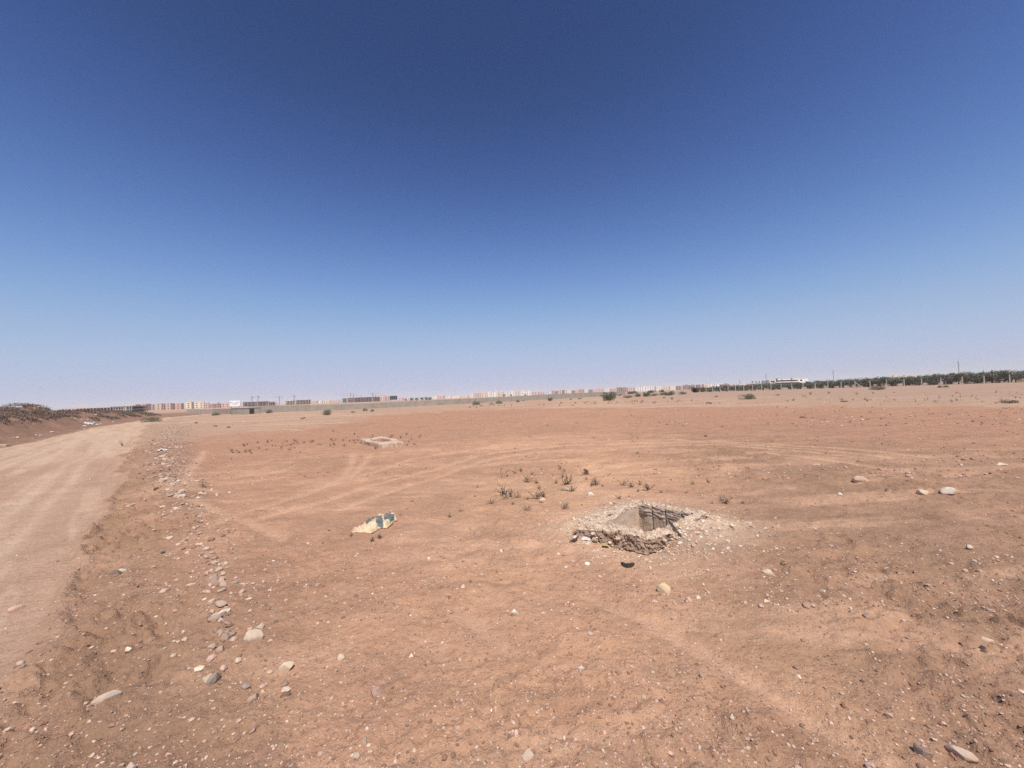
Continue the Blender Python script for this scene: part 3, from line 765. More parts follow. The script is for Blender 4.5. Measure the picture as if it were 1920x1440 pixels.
# ------------------------------------------------------------------ sack lying on the ground
def sack():
    z = lambda a, b: (620+a/10.667, 920+b/10.667)
    out = [z(*p) for p in ((400,750),(560,660),(640,610),(700,550),(800,510),(890,470),(930,430),(1060,425),(1180,440),(1300,465),(1345,505),(1330,540),(1280,550),(1210,620),(1120,690),(1040,690),(960,698),(870,765),(800,792),(700,775),(600,770),(500,770),(430,785))]
    blue = [[z(*p) for p in q] for q in (((690,600),(700,550),(890,470),(885,535),(840,570),(790,600),(720,640)), ((890,475),(1025,475),(1035,560),(1050,690),(940,690),(905,600)), ((1065,500),(1110,470),(1205,455),(1200,500),(1285,525),(1205,605),(1110,600),(1065,612)))]
    A = [at0(*p, .05) for p in out]; Bl = [[at0(*p, .05) for p in q] for q in blue]
    A = np.array(A); n = 130; lo, hi = A.min(0), A.max(0); xs = np.linspace(lo[0]-.02, hi[0]+.02, n); ys = np.linspace(lo[1]-.02, hi[1]+.02, n)
    X, Y = np.meshgrid(xs, ys); x, y = X.ravel(), Y.ravel(); ins = inpoly(x, y, A); d, _, _ = pdist(x, y, list(A)+[A[0]])
    hgt = .010+.020*sstep(0, .05, d)+.045*(fbm(x/.13, y/.09, 3, 3)-.5)*sstep(0, .05, d)+.075*np.abs(fbm((x*.7+y)/.06, (x-y)/.22, 6, 3)-.5)*sstep(0, .03, d)
    hgt += .035*sstep(.0, .5, (x-lo[0])/(hi[0]-lo[0])-.45)*sstep(0, .04, d)
    bl = np.zeros(len(x))
    for q in Bl: 
        dd, _, _ = pdist(x, y, q+[q[0]]); bl = np.maximum(bl, sstep(-.008, .004, np.where(inpoly(x, y, q), dd, -dd)+.012*(vnoise(x/.03, y/.03, 4)-.5)))
    cream = np.array((.66,.50,.315)); bluec = np.array((.12,.135,.13))
    c = cream*(1-bl[:, None])+bluec*bl[:, None]
    c = c*(.72+.5*fbm(x/.05, y/.05, 9, 3)[:, None]); du = sstep(.55, .7, fbm(x/.11, y/.08, 12, 4))[:, None]*.45; c = c*(1-du)+np.array((.48,.29,.19))*du
    idx = np.arange(n*n).reshape(n, n); F = np.stack([idx[:-1, :-1], idx[:-1, 1:], idx[1:, 1:], idx[1:, :-1]], -1).reshape(-1, 4)
    F = F[ins[F].all(1)]; u, inv = np.unique(F, return_inverse=True); F = inv.reshape(F.shape)
    c0 = A.mean(0); g0 = gz(x[u], y[u]); base = float(np.median(g0))
    V = np.stack([x[u]-c0[0], y[u]-c0[1], np.maximum(hgt[u], g0-base+.012)], 1)
    me = mesh_np('sack', V, F, c[u], True, mat('woven_sack', (.6,.5,.4), .8, .1, 60, .002, 200, tint=True))
    o = link('woven_sack', me, None, (c0[0], c0[1], base)); m = o.modifiers.new('s', 'SOLIDIFY'); m.thickness = .012
    tag(o, 'crumpled cream woven sack with blue grey bands flat on the soil', 'sack')
sack()

# ------------------------------------------------------------------ low concrete frame of the closed pit further off
def slab():
    mb_m = mat('weathered_concrete', (.54,.395,.285), .9, .2, 3, .01, 15, dirt=(.36,.24,.17), dirt_amt=.5)
    n = 40; O, lab = rect_loop(SLAB, n); I, _ = rect_loop(SLAB+(SLAB_C-SLAB)*.42, n); m = len(O); s = np.arange(m)/n; rows = []
    h = .17+.03*(vnoise(s*5, s*0, 4)-.5)
    for w, z in [(0, -.1), (0, 0), (0, .4), (0, .85), (.06, 1), (.3, 1.02), (.6, 1), (.94, 1), (1, .9), (1, .4), (1, -.2)]:
        P = O*(1-w)+I*w; zz = z*h+(vnoise(s*14, s*0+w*5, 6)-.5)*.018
        k = (vnoise(s*12, s*0+z*4, 7)-.5)*.04; v = P-SLAB_C; v = v/np.linalg.norm(v, axis=1)[:, None]
        rows.append(np.column_stack([P+v*k[:, None]-SLAB_C, zz]))
    V = np.concatenate(rows); F = [(j*m+i, j*m+(i+1) % m, (j+1)*m+(i+1) % m, (j+1)*m+i) for j in range(len(rows)-1) for i in range(m)]
    o = link('square_well', mesh_np('square_well', V, np.array(F)[:, ::-1], None, True, mb_m), None, (*SLAB_C, 0)); m2 = o.modifiers.new('e', 'EDGE_SPLIT'); m2.split_angle = .7
    tag(o, 'low square concrete frame on the ground near dry weeds, beyond the sack', 'concrete frame')
    for (a, b, w, h_, l) in ((357,795,20,4,'long low concrete slab lying far off beyond the line of stones'), (6,836,16,5,'broken grey concrete slab at the road edge by the left bank')):
        p = pg(a, b); k = p.y/F_PX; q = MB(); q.box((0, 0, h_*k*.4), (w*k, w*k*.5, h_*k), .15)
        o = q.build('concrete_slab', mb_m, bevel=.02, loc=p); tag(o, l, 'concrete slab')
slab()

# ------------------------------------------------------------------ weeds, bushes, scrub
def sprout_mesh(seed, kind):
    g = random.Random(seed); V = []; F = []; C = []
    n = g.randint(8, 14) if kind else g.randint(2, 4)
    for i in range(n):
        a = g.uniform(0, 6.28); lean = g.uniform(.1, .9)*(1.2 if kind else .6); h = g.uniform(.45, 1.0); p = Vector((g.uniform(-.06, .06), g.uniform(-.06, .06), -.03)); pts = [p]
        for k in range(4):
            p = p+Vector((math.cos(a)*lean*h*.22, math.sin(a)*lean*h*.22, h*.27)); a += g.uniform(-.5, .5); pts.append(p)
        w = .030; col = g.choice([(.20,.125,.085), (.27,.175,.12), (.34,.23,.155)])
        for k in range(4):
            b = len(V); ww = w*(1-k*.2); nn = Vector((-math.sin(a), math.cos(a), 0))*ww; n2 = Vector((math.cos(a), math.sin(a), 0))*ww
            V += [pts[k]-nn, pts[k]+nn, pts[k+1]+nn*.8, pts[k+1]-nn*.8, pts[k]-n2, pts[k]+n2, pts[k+1]+n2*.8, pts[k+1]-n2*.8]
            F += [(b, b+1, b+2, b+3), (b+4, b+5, b+6, b+7)]; C += [col]*8
        for k in range(g.randint(8, 14)):
            q = pts[g.randint(1, 4)]+Vector((g.gauss(0, .05), g.gauss(0, .05), g.gauss(0, .04))); d = Vector((g.gauss(0, 1), g.gauss(0, 1), g.gauss(0, .6))).normalized()*g.uniform(.05, .12); e = d.cross(Vector((g.gauss(0, 1), g.gauss(0, 1), 1))).normalized()*g.uniform(.02, .045)
            b = len(V); V += [q, q+d*.5+e, q+d, q+d*.5-e]; F.append((b, b+1, b+2, b+3)); C += [g.choice([(.32,.225,.15), (.40,.29,.20), (.23,.155,.105), (.48,.36,.25)])]*4
    return mesh_np('weed', V, F, np.array(C), False, WEED)
WEED = mat('weed_leaf', (.1,.1,.05), .8, .15, 20, 0, tint=True)
SP = [sprout_mesh(i, 1) for i in range(5)]; TW = [sprout_mesh(20+i, 0) for i in range(4)]
g = random.Random(11)
def weed(px, py, hpx, label, group, meshes=SP):
    p = pg(px, py); h = max(.035, 1.1*hpx*p.y/F_PX); o = bpy.data.objects.new('weed', g.choice(meshes)); COL.objects.link(o)
    o.location = p; k = h*g.uniform(.9, 1.1); o.scale = (k*1.5, k*1.5, k); o.rotation_euler = (0, 0, g.uniform(0, 6.28)); tag(o, label, 'weed', group)
NEAR = 'dried weeds behind the pit'
for (x, y, hh) in ((938,886,6),(923,879,4),(965,888,7),(976,884,9),(940,882,4),(951,894,5),(968,878,5),(989,903,16),(1007,905,10),(998,890,7),(1016,882,6),(1009,879,6),(1050,880,6),(1047,876,5),(1058,884,6),(1097,891,10),(1063,908,20),(1044,906,9),(1056,896,10),(1118,910,14),(1110,912,10),(1130,913,6),(1142,891,5),(1150,906,6),(1169,910,12),(1184,913,12),(1199,909,10),(1197,922,6),(945,928,22),(957,931,12),(971,934,14),(1006,935,18),(1020,932,12),(989,937,6),(921,943,12),(962,946,8),(986,956,12),(992,954,8),(1058,952,12),(1062,947,10),(1073,922,14),(1012,918,10),(1160,935,10),(1075,920,8),(1215,920,14),(1100,900,6),(844,970,10),(864,958,8),(1287,923,6),(1300,909,6),(1342,900,6),(1328,905,8),(1353,938,12),(1362,945,14),(1336,946,8),(1392,945,6),(1180,932,6),(1240,925,6),(1086,876,4),(1062,868,4),(890,932,4),(895,914,4)):
    weed(x, y, hh, 'dried brown weed sprout in the patch of weeds behind the square pit', NEAR, SP if hh > 9 else SP+TW)
weed(659, 1006, 8, 'small dark weed at the left front of the woven sack', None); weed(712, 1009, 10, 'green grey weed tuft in front of the woven sack middle', None); weed(697, 1015, 9, 'two stubby dark sprouts in front of the woven sack, nearest the camera', None)
weed(773, 940, 5, 'tiny weed right behind the woven sack', None)
weed(382, 914, 12, 'low grey green weed on bare soil right of the stone line', None)
weed(230, 836, 10, 'sparse dry stalks at the edge of the dirt road', None, TW)
for i in range(95):
    x = g.uniform(425, 800); t = (x-425)/375; y = 846-24*t+g.gauss(0, 6)-4*math.sin(t*3)
    weed(x, y, g.uniform(2.5, 5.5), 'small dry weed in the far patch around the low concrete frame', 'dry weeds around the concrete frame')
for i in range(50):
    x = g.uniform(880, 1300); y = 757.5+(1090-x)*.028+g.gauss(0, 1.6)
    weed(x, y, g.uniform(2, 4), 'tiny dark weed in the line along the far edge of the red soil', 'weeds along the edge of the red soil')
for i in range(46):
    x = g.uniform(1330, 1915); y = 738+g.uniform(0, 20)-(x-1330)*.006
    weed(x, y, g.uniform(3, 6), 'thin dry stalk on the grey ground before the fence', 'dry stalks before the fence', TW+SP)

def bush_mesh(seed, cols, n=1500, flat=.55, up=.6):
    g = np.random.default_rng(seed); 
    k = g.integers(5, 9); cen = np.column_stack([g.uniform(-.32, .32, k), g.uniform(-.32, .32, k), g.uniform(.1, .5, k)*flat]); rad = g.uniform(.16, .30, k)
    w = g.integers(0, k, n); u = g.normal(size=(n, 3)); u /= np.linalg.norm(u, axis=1)[:, None]
    P = cen[w]+u*(rad[w]*g.uniform(.45, 1.08, n)**.6)[:, None]*np.array([1, 1, flat*1.4]); P[:, 2] = np.abs(P[:, 2])
    d = P-np.array([0, 0, -.1]); d /= np.linalg.norm(d, axis=1)[:, None]; d = d*.6+g.normal(size=(n, 3))*.5+np.array([0, 0, up]); d /= np.linalg.norm(d, axis=1)[:, None]
    e = np.cross(d, g.normal(size=(n, 3))); e /= np.linalg.norm(e, axis=1)[:, None]
    L = g.uniform(.035, .085, n)[:, None]; wd = g.uniform(.009, .022, n)[:, None]
    V = np.stack([P-e*wd, P+e*wd, P+d*L], 1).reshape(-1, 3); F = np.arange(3*n).reshape(n, 3)
    c = np.array(cols)[g.integers(0, len(cols), n)]*g.uniform(.7, 1.25, (n, 1)); return mesh_np('foliage', V, F, np.repeat(c, 3, 0), False, WEED)
def stem_mesh(seed):
    g = random.Random(seed); mb = MB()
    for i in range(9):
        a = g.uniform(0, 6.28); r = g.uniform(.12, .35); h = g.uniform(.15, .4)
        mb.tube([(0, 0, -.04), (math.cos(a)*r*.4, math.sin(a)*r*.4, h*.5), (math.cos(a)*r, math.sin(a)*r, h)], [.012, .008, .004], 4)
    me = bpy.data.meshes.new('stem'); me.from_pydata(mb.v, [], mb.f); me.update(); me.materials.append(BARK); return me
BARK = mat('bark', (.17,.12,.085), .95, .3, 8, .01, 30)
GREY = [(.22,.22,.15), (.28,.26,.18), (.18,.185,.12), (.31,.26,.19)]; GREEN = [(.15,.175,.095), (.19,.21,.12), (.12,.14,.08), (.22,.22,.14)]; DRY = [(.28,.21,.15), (.23,.175,.125), (.33,.25,.18), (.18,.15,.11)]
STRAW = [(.50,.38,.26), (.38,.29,.19), (.28,.205,.14), (.58,.46,.33)]
BM = {'straw': [bush_mesh(40+i, STRAW, 420, .5, .5) for i in range(3)], 'grey': [bush_mesh(i, GREY) for i in range(3)], 'green': [bush_mesh(10+i, GREEN, 2200, .75) for i in range(2)], 'dry': [bush_mesh(20+i, DRY, 900, .5, .9) for i in range(2)], 'dark': [bush_mesh(30, [(.03,.035,.035), (.045,.045,.045), (.025,.03,.025)], 3000, .8, .2)]}
STEMS = [stem_mesh(i) for i in range(3)]
def bush(px, py, w, h, kind, label, group='bushes dotted over the far field', i=0, name='bush'):
    x, y, z = at(px, py); p = Vector((x, y, hz(x, y))); k = y/F_PX
    o = bpy.data.objects.new(name, BM[kind][i % len(BM[kind])]); COL.objects.link(o)
    o.location = p; o.scale = (w*k*1.05, w*k*.85, h*k*2.1); o.rotation_euler = (0, 0, (px*1.7) % 6.28)
    c = bpy.data.objects.new('stem', STEMS[i % 3]); COL.objects.link(c); c.parent = o
    tag(o, label, 'bush', group); return o
BUSHES = [
 (285,791,26,11,'grey','low grey green bush at the bend of the dirt road'),
 (404,779,20,7,'grey','low bush in front of the grey wall left of the concrete hut'),
 (504,775,14,8,'grey','small round bush before the grey wall right of the concrete hut'),
 (568,785.5,11,4,'dry','flat dry tuft far off between wall and weeds'),
 (613,778,22,12,'grey','upright spiky grey bush before the long wall'),
 (662,774,9,4,'dry','dark dry tuft right of the upright spiky grey bush'),
 (684.5,770.5,10,6,'grey','leftmost of two neighbouring small bushes before the wall'),
 (698,771.5,9,5,'grey','rightmost of two neighbouring small bushes before the wall'),
 (783,761.5,8,4,'dry','small dry bush standing alone before the middle of the wall'),
 (824,758,10,4,'dry','flat dry bush close to the wall, left of the row of tufts'),
 (852,757,14,3,'dry','very flat dry bush touching the wall foot at centre left'),
 (894,759.5,16,9,'grey','rounded brown grey bush left of the picture centre'),
 (921,758.5,8,4,'dry','small tuft right of the rounded brown grey bush'),
 (937,757,13,7,'grey','spreading bush just left of the picture centre'),
 (972,754,9,5,'grey','small bush right of the picture centre, before the wall'),
 (981,751.5,8,2,'dry','flat dry tuft at the wall foot, right of the picture centre'),
 (1032,751.5,10,5,'green','compact green bush before the right half of the wall'),
 (1070,749.5,7,3,'dry','dry tuft between the compact green and the big round bush'),
 (1087,748.5,9,3,'grey','flat grey tuft left of the big round green bush'),
 (1128,743.5,10,4,'grey','small bush behind the big round green bush'),
 (1143,751,27,13,'green','big round green bush standing in the middle of the far field'),
 (1162,742,8,4,'dry','brown tuft right of the big round green bush'),
 (1176,746.5,18,8,'dry','brown green bush at the left end of the bushy strip'),
 (1196,744,16,8,'grey','grey green bush second in the bushy strip'),
 (1213,743.5,15,7,'green','dark green bush third in the bushy strip'),
 (1228,742.5,16,6,'dry','pale brown bush fourth in the bushy strip'),
 (1243,741,15,7,'grey','dusty green bush fifth in the bushy strip'),
 (1256,741.5,14,7,'green','green bush at the right end of the bushy strip'),
 (1184,738.5,22,4,'green','flat green bush behind the left of the bushy strip'),
 (1222,736.5,18,4,'green','flat green bush behind the middle of the bushy strip'),
 (1240,735.5,12,4,'green','small green bush behind the right of the bushy strip'),
 (1262,739.5,9,4,'dry','brown tuft after the bushy strip'),
 (1282,739.5,17,6,'grey','wide grey bush between the bushy strip and the dark bush'),
 (1246,746.5,7,3,'dry','left of two little brown tufts below the bushy strip'),
 (1260,748,8,4,'dry','right of two little brown tufts below the bushy strip'),
 (1303,736,13,7.5,'dark','very dark dense bush at the left end of the wire fence'),
 (1317,735,12,7,'green','green bush right of the very dark dense bush'),
 (1331,734.5,12,5,'grey','grey bush by the first fence posts'),
 (1343,733.5,11,5,'green','rounded bush by the second gap of fence posts'),
 (1360,733,12,5,'grey','low bush among the first fence posts'),
 (1374,732.5,12,5,'green','green bush left of where the orchard begins'),
 (1389,732.5,12,7,'grey','pale bush at the start of the orchard'),
 (1403,749,25,13,'grey','large dome shaped grey green bush before the wire fence'),
 (1343,744.5,7,3,'dry','dark little tuft left of the dome shaped bush'),
 (1457,741.5,9,3,'dry','small dry tuft right of the dome shaped bush'),
 (1330,757,13,4,'dry','dry tuft at the edge of the red soil, right of centre'),
 (1584,754,12,4,'dry','dry tuft on grey ground in front of the braced fence post'),
 (1647,731,24,8,'grey','wide blue grey bush before the fence at right'),
 (1763,727,8,5,'grey','left of two joined small bushes at the fence'),
 (1774,726.5,11,5,'grey','right of two joined small bushes at the fence'),
 (1889,757,28,10,'dry','wide dry grey shrub by the right edge of the field'),
]
for i, b_ in enumerate(BUSHES): bush(*b_, i=i)
for i, b_ in enumerate((
 (946,934,27,11,'straw','tangled pale dried weed clump, leftmost in the patch behind the pit'), (1008,930,19,9,'straw','tangled straw coloured weed clump in the middle of the patch'),
 (990,958,18,5,'straw','flat straw weed clump, nearest the camera in the patch'), (1056,920,21,8,'straw','pale weed clump around a pale rock behind the pit'),
 (1118,909,23,9,'straw','upright twiggy weed clump at the far side of the patch'), (1060,951,18,5,'straw','low weed clump just left of the pit corner'), (1358,943,23,8,'straw','sparse twiggy weed clump right behind the pit right corner'), (1100,889,11,7,'dark','small very dark weed clump at the back of the patch'))):
    bush(*b_, group='tangled weed clumps behind the pit', i=i, name='weed_clump')
for i, (x, n, w, h, k, l) in enumerate((
 (10,5.0,2.2,.5,'dry','dry brown bush at the left end of the bank top'), (45,4.8,2.4,.5,'dry','dry grey bush on the bank top, second from the left end'),
 (90,4.4,2.2,.7,'dry','tallest brownish bush, on the highest point of the bank'), (112,3.4,1.6,.45,'dry','dull brown bush on the right shoulder of the bank'),
 (8,2.8,1.6,.4,'dry','dark brown bush on the bank slope at the left edge'), (126,2.2,1.4,.5,'dry','dry tuft low at the right end of the high bank'),
 (150,6.0,2.0,.4,'dry','brown bush on the low bank below the concrete shell'), (190,7.0,2.2,.45,'dry','dusty bush in the middle of the low bank'), (228,7.0,2.2,.4,'dry','brown bush before the second concrete shell'), (60,3.4,1.5,.4,'dry','brown bush halfway up the high bank slope'))):
    bx, by, bz = bank_at(x, n); o = bpy.data.objects.new('bush', BM[k][i % len(BM[k])]); COL.objects.link(o); o.location = (bx, by, bz); o.scale = (w, w*.85, h*1.9); o.rotation_euler = (0, 0, i*1.3)
    c = bpy.data.objects.new('stem', STEMS[i % 3]); COL.objects.link(c); c.parent = o; tag(o, l, 'bush', 'bushes on the bank')

def scrub():
    g = np.random.default_rng(3); A = np.array(ROAD_L); V = []; C = []
    seg = np.hypot(*np.diff(A, axis=0).T); c = np.concatenate([[0], np.cumsum(seg)])
    N = 130000; s = g.uniform(0, min(LP2, c[-1]), N); n = g.uniform(2.2, 10, N)
    x0 = np.interp(s, c, A[:, 0]); y0 = np.interp(s, c, A[:, 1])
    dx = np.interp(s+1, c, A[:, 0])-np.interp(s-1, c, A[:, 0]); dy = np.interp(s+1, c, A[:, 1])-np.interp(s-1, c, A[:, 1]); l = np.hypot(dx, dy)+1e-9
    x = x0-dy/l*n; y = y0+dx/l*n
    z = H(x, y); dens = sstep(.46, .56, fbm(x/1.5, y/1.5, 71, 4)+.22*sstep(1.2, 3.4, n)-.06-.10*(s > LP1+1))
    keep = (g.uniform(0, 1, N) < dens) & (z > .35); x, y, z = x[keep], y[keep], z[keep]; n_ = len(x)
    hgt = (g.uniform(.10, .42, n_)*(.5+fbm(x/1.2, y/1.2, 73, 2)))[:, None]
    b = np.stack([x, y, z-.03], 1); d = g.normal(size=(n_, 3))*.45+np.array([.25, .1, 1.0]); d /= np.linalg.norm(d, axis=1)[:, None]
    e = np.cross(d, g.normal(size=(n_, 3))); e /= np.linalg.norm(e, axis=1)[:, None]; w = g.uniform(.012, .04, n_)[:, None]
    V = np.stack([b-e*w, b+e*w, b+d*hgt], 1).reshape(-1, 3)
    cols = np.array([(.23,.165,.13), (.18,.135,.105), (.28,.205,.155), (.155,.12,.095), (.20,.145,.12)]); c_ = cols[g.integers(0, 5, n_)]*g.uniform(.7, 1.2, (n_, 1))
    o = link('dry_scrub', mesh_np('dry_scrub', V, np.arange(3*n_).reshape(-1, 3), np.repeat(c_, 3, 0), False, WEED)); tag(o, 'tangled dry brown scrub covering the bank', 'scrub', kind='stuff')
scrub()

# ------------------------------------------------------------------ orchard
def tree_meshes(seed, cols, n=1700):
    g = np.random.default_rng(seed); rg = random.Random(seed); tr = MB()
    tr.tube([(0, 0, -.05), (.02, 0, .12), (.0, .01, .3)], [.045, .032, .028], 7); cl = []
    for i in range(7):
        a = i*.9+rg.uniform(-.3, .3); r = rg.uniform(.16, .34); h = rg.uniform(.45, .85)
        tr.tube([(0, 0, .26), (math.cos(a)*r*.5, math.sin(a)*r*.5, h*.65), (math.cos(a)*r, math.sin(a)*r, h)], [.022, .014, .006], 5); cl.append((math.cos(a)*r, math.sin(a)*r, h-.05))
    for i in range(12): cl.append((rg.uniform(-.34, .34), rg.uniform(-.34, .34), rg.uniform(.14, .82)))
    cl = np.array(cl); k = len(cl); rad = g.uniform(.12, .2, k); w = g.integers(0, k, n); u = g.normal(size=(n, 3)); u /= np.linalg.norm(u, axis=1)[:, None]
    P = cl[w]+u*(rad[w]*g.uniform(.3, 1.1, n))[:, None]; P[:, 2] = np.maximum(P[:, 2], .03)
    a = g.normal(size=(n, 3)); a /= np.linalg.norm(a, axis=1)[:, None]; e = np.cross(a, g.normal(size=(n, 3))); e /= np.linalg.norm(e, axis=1)[:, None]
    s = g.uniform(.02, .045, n)[:, None]; V = np.stack([P-a*s, P+e*s*.5, P+a*s, P-e*s*.5], 1).reshape(-1, 3)
    c = np.array(cols)[g.integers(0, len(cols), n)]*g.uniform(.65, 1.2, (n, 1))
    cm = mesh_np('crown', V, np.arange(4*n).reshape(-1, 4), np.repeat(c, 4, 0), False, WEED)
    tm = bpy.data.meshes.new('trunk'); tm.from_pydata(tr.v, [], tr.f); tm.update(); tm.materials.append(BARK); return tm, cm
OL = [(.155,.165,.11), (.19,.20,.135), (.11,.12,.08), (.22,.225,.165)]
TMS = [tree_meshes(i, OL) for i in range(4)]
def tree(x, y, h, w, label, group, i, name='olive_tree', tms=TMS, rz=0):
    r = bpy.data.objects.new(name, None); COL.objects.link(r); r.location = (x, y, hz(x, y)); r.rotation_euler = (0, 0, rz); r.scale = (w, w, h)
    for nm, me in zip(('trunk', 'crown'), tms[i % len(tms)]):
        c = bpy.data.objects.new(nm, me); COL.objects.link(c); c.parent = r
    tag(r, label, 'tree', group); return r
fA = np.array(at0(1910, 717.2)); fB = np.array(atd(1305, 158)[:2]); fdir = (fB-fA)/np.linalg.norm(fB-fA); fn = np.array([-fdir[1], fdir[0]])
if fn[1] < 0: fn = -fn
g = random.Random(21)
def ordw(n): return '%d%s' % (n, 'th' if 10 <= n % 100 <= 20 else {1: 'st', 2: 'nd', 3: 'rd'}.get(n % 10, 'th'))
for row in range(3):
    off = 5+row*6.5; L0 = -30; L1 = 82-row*0
    s = L0; cnt = 0
    while s < L1:
        cnt += 1
        s += g.uniform(2.7, 3.3); t = s/78.0
        p = fA+fdir*s+fn*(off+g.uniform(-.8, .8)); h = (3.3-.9*max(0, t))*g.uniform(.85, 1.15)
        if row and s > 74: h *= .8
        tree(p[0], p[1], h, h*g.uniform(1.25, 1.55), 'dusty green olive tree, %s from the right in the %s row behind the wire fence' % (ordw(cnt), ('front', 'middle', 'back')[row]), 'olive trees in the %s row' % ('front', 'middle', 'back')[row], g.randint(0, 3), rz=g.uniform(0, 6))
for i, (px, d, top, l) in enumerate(((1813,175,695,'taller round tree rising above the orchard by the white roofs'), (1852,190,697,'broad tree on the orchard skyline right of the white roofs'), (1835,200,698,'tree between the taller round and the broad skyline tree'), (1884,170,694,'tall dark tree at the right end of the orchard'), (1910,165,693.5,'tallest tree, at the right edge of the orchard'), (1757,210,702,'lone small tree crown above the white roofs'), (1539,230,713,'tree crown on the skyline right of the white villa'), (1531,240,712.5,'narrow tree crown just right of the white villa'))):
    x, y, _ = atd(px, d); h = up_at(px, d, top); tree(x, y, h, h*(1.1 if i != 0 else .8), l, 'trees above the orchard', i, 'tree', rz=i)

# ------------------------------------------------------------------ wire fence
CONC = mat('fence_concrete', (.50,.45,.40), .9, .15, 3, .01, 10)
WIRE = mat('fence_wire', (.25,.24,.23), .6, .1, 5, 0)
def fence():
    root = bpy.data.objects.new('wire_fence', None); COL.objects.link(root); root.location = (fA[0], fA[1], 0)
    tag(root, 'long wire fence on pale concrete posts in front of the orchard', 'fence')
    px = [1893,1845,1804,1764,1728,1695,1662,1631,1603,1577,1552,1528.5,1505.5,1484.5,1464.5,1445.5,1428,1411,1394.5,1379,1365,1350,1336,1323.5]
    P = []
    for q in px:
        d = pixdir(q, 741.7-.03807*(q-960)); u = np.array([d[0], d[1]]); A_ = np.array([[u[0], -fdir[0]], [u[1], -fdir[1]]]); t = np.linalg.solve(A_, fA); P.append(u*t[0])
    P = [P[0]+(P[0]-P[1])*k for k in (3, 2, 1)]+P
    for i, p in enumerate(P):
        mb = MB(); mb.box((p[0]-fA[0], p[1]-fA[1], .85), (.2, .2, 2.0), math.atan2(fdir[1], fdir[0])); mb.box((p[0]-fA[0]-.05*fn[0], p[1]-fA[1]-.05*fn[1], 1.93), (.16, .26, .18), math.atan2(fdir[1], fdir[0]), .4)
        mb.build('post', CONC, root)
        if i == 3+8:
            b = MB(); a = np.array([p[0]-fA[0], p[1]-fA[1]]); e = a-fdir*1.8; b.tube([(a[0], a[1], 1.6), (e[0], e[1], 0)], [.07, .07], 4); b.build('brace', CONC, root)
    for z in (.35, .7, 1.05, 1.4, 1.72):
        w = MB(); w.tube([(*(p-fA), z) for p in P], [.008]*len(P), 3); w.build('wire', WIRE, root)
fence()

# ------------------------------------------------------------------ long grey boundary wall, hut and signboard
BLOCK = mat('grey_block', (.33,.30,.25), .95, .18, .9, .01, 6, dirt=(.40,.33,.27), dirt_amt=.5)
BLOCK2 = mat('pinkish_block', (.50,.41,.34), .95, .15, .8, .01, 6)
def wall_line(pts, tops, name, label, material, thick=.22, step=6):
    W_ = [np.array(at0(a, b)) for a, b in pts]; root = bpy.data.objects.new(name, None); COL.objects.link(root); root.location = (*W_[0], 0)
    tag(root, label, 'wall'); o0 = W_[0]
    for (a, b, pa, pb, ta, tb) in zip(W_[:-1], W_[1:], pts[:-1], pts[1:], tops[:-1], tops[1:]):
        ha, hb = up_at(pa[0], a[1], ta), up_at(pb[0], b[1], tb); L_ = np.linalg.norm(b-a); n = max(1, int(L_/step)); d = (b-a)/L_; nn = np.array([-d[1], d[0]])*thick/2
        mb = MB()
        for k in range(n):
            p, q = a+(b-a)*k/n, a+(b-a)*(k+1)/n; h1, h2 = ha+(hb-ha)*k/n, ha+(hb-ha)*(k+1)/n; h = (h1+h2)/2
            v = [(*(p-nn-o0), -.1), (*(q-nn-o0), -.1), (*(q+nn-o0), -.1), (*(p+nn-o0), -.1)]; t = [(x, y, h) for x, y, _ in v]
            mb.quad(v[0], v[1], t[1], t[0]); mb.quad(v[2], v[3], t[3], t[2]); mb.quad(*t); mb.quad(v[1], v[2], t[2], t[1]); mb.quad(v[3], v[0], t[0], t[3])
        mb.build('panel', material, root)
        pm = MB()
        for k in range(n+1):
            p = a+(b-a)*k/n-nn*1.1; h = ha+(hb-ha)*k/n; pm.box((p[0]-o0[0], p[1]-o0[1], h/2-.03), (.3, .12, h+.06), math.atan2(d[1], d[0]))
        pm.build('pilaster', CONC if False else material, root)
    return root
wall_line([(468,774.5),(640,769),(860,757.8),(1000,750.5),(1100,745),(1171,741)], [761.5,758.5,748,741,736,733.5], 'boundary_wall', 'long grey concrete block wall crossing the plain behind the field', BLOCK)
wall_line([(351,774.3),(400,776)], [767.5,767.5], 'block_wall', 'short sunlit pinkish wall at the end of the dirt road', BLOCK2)
wall_line([(400.5,776),(432,776.6)], [766.8,766.2], 'block_wall', 'grey block wall left of the concrete hut below the signboard', BLOCK)
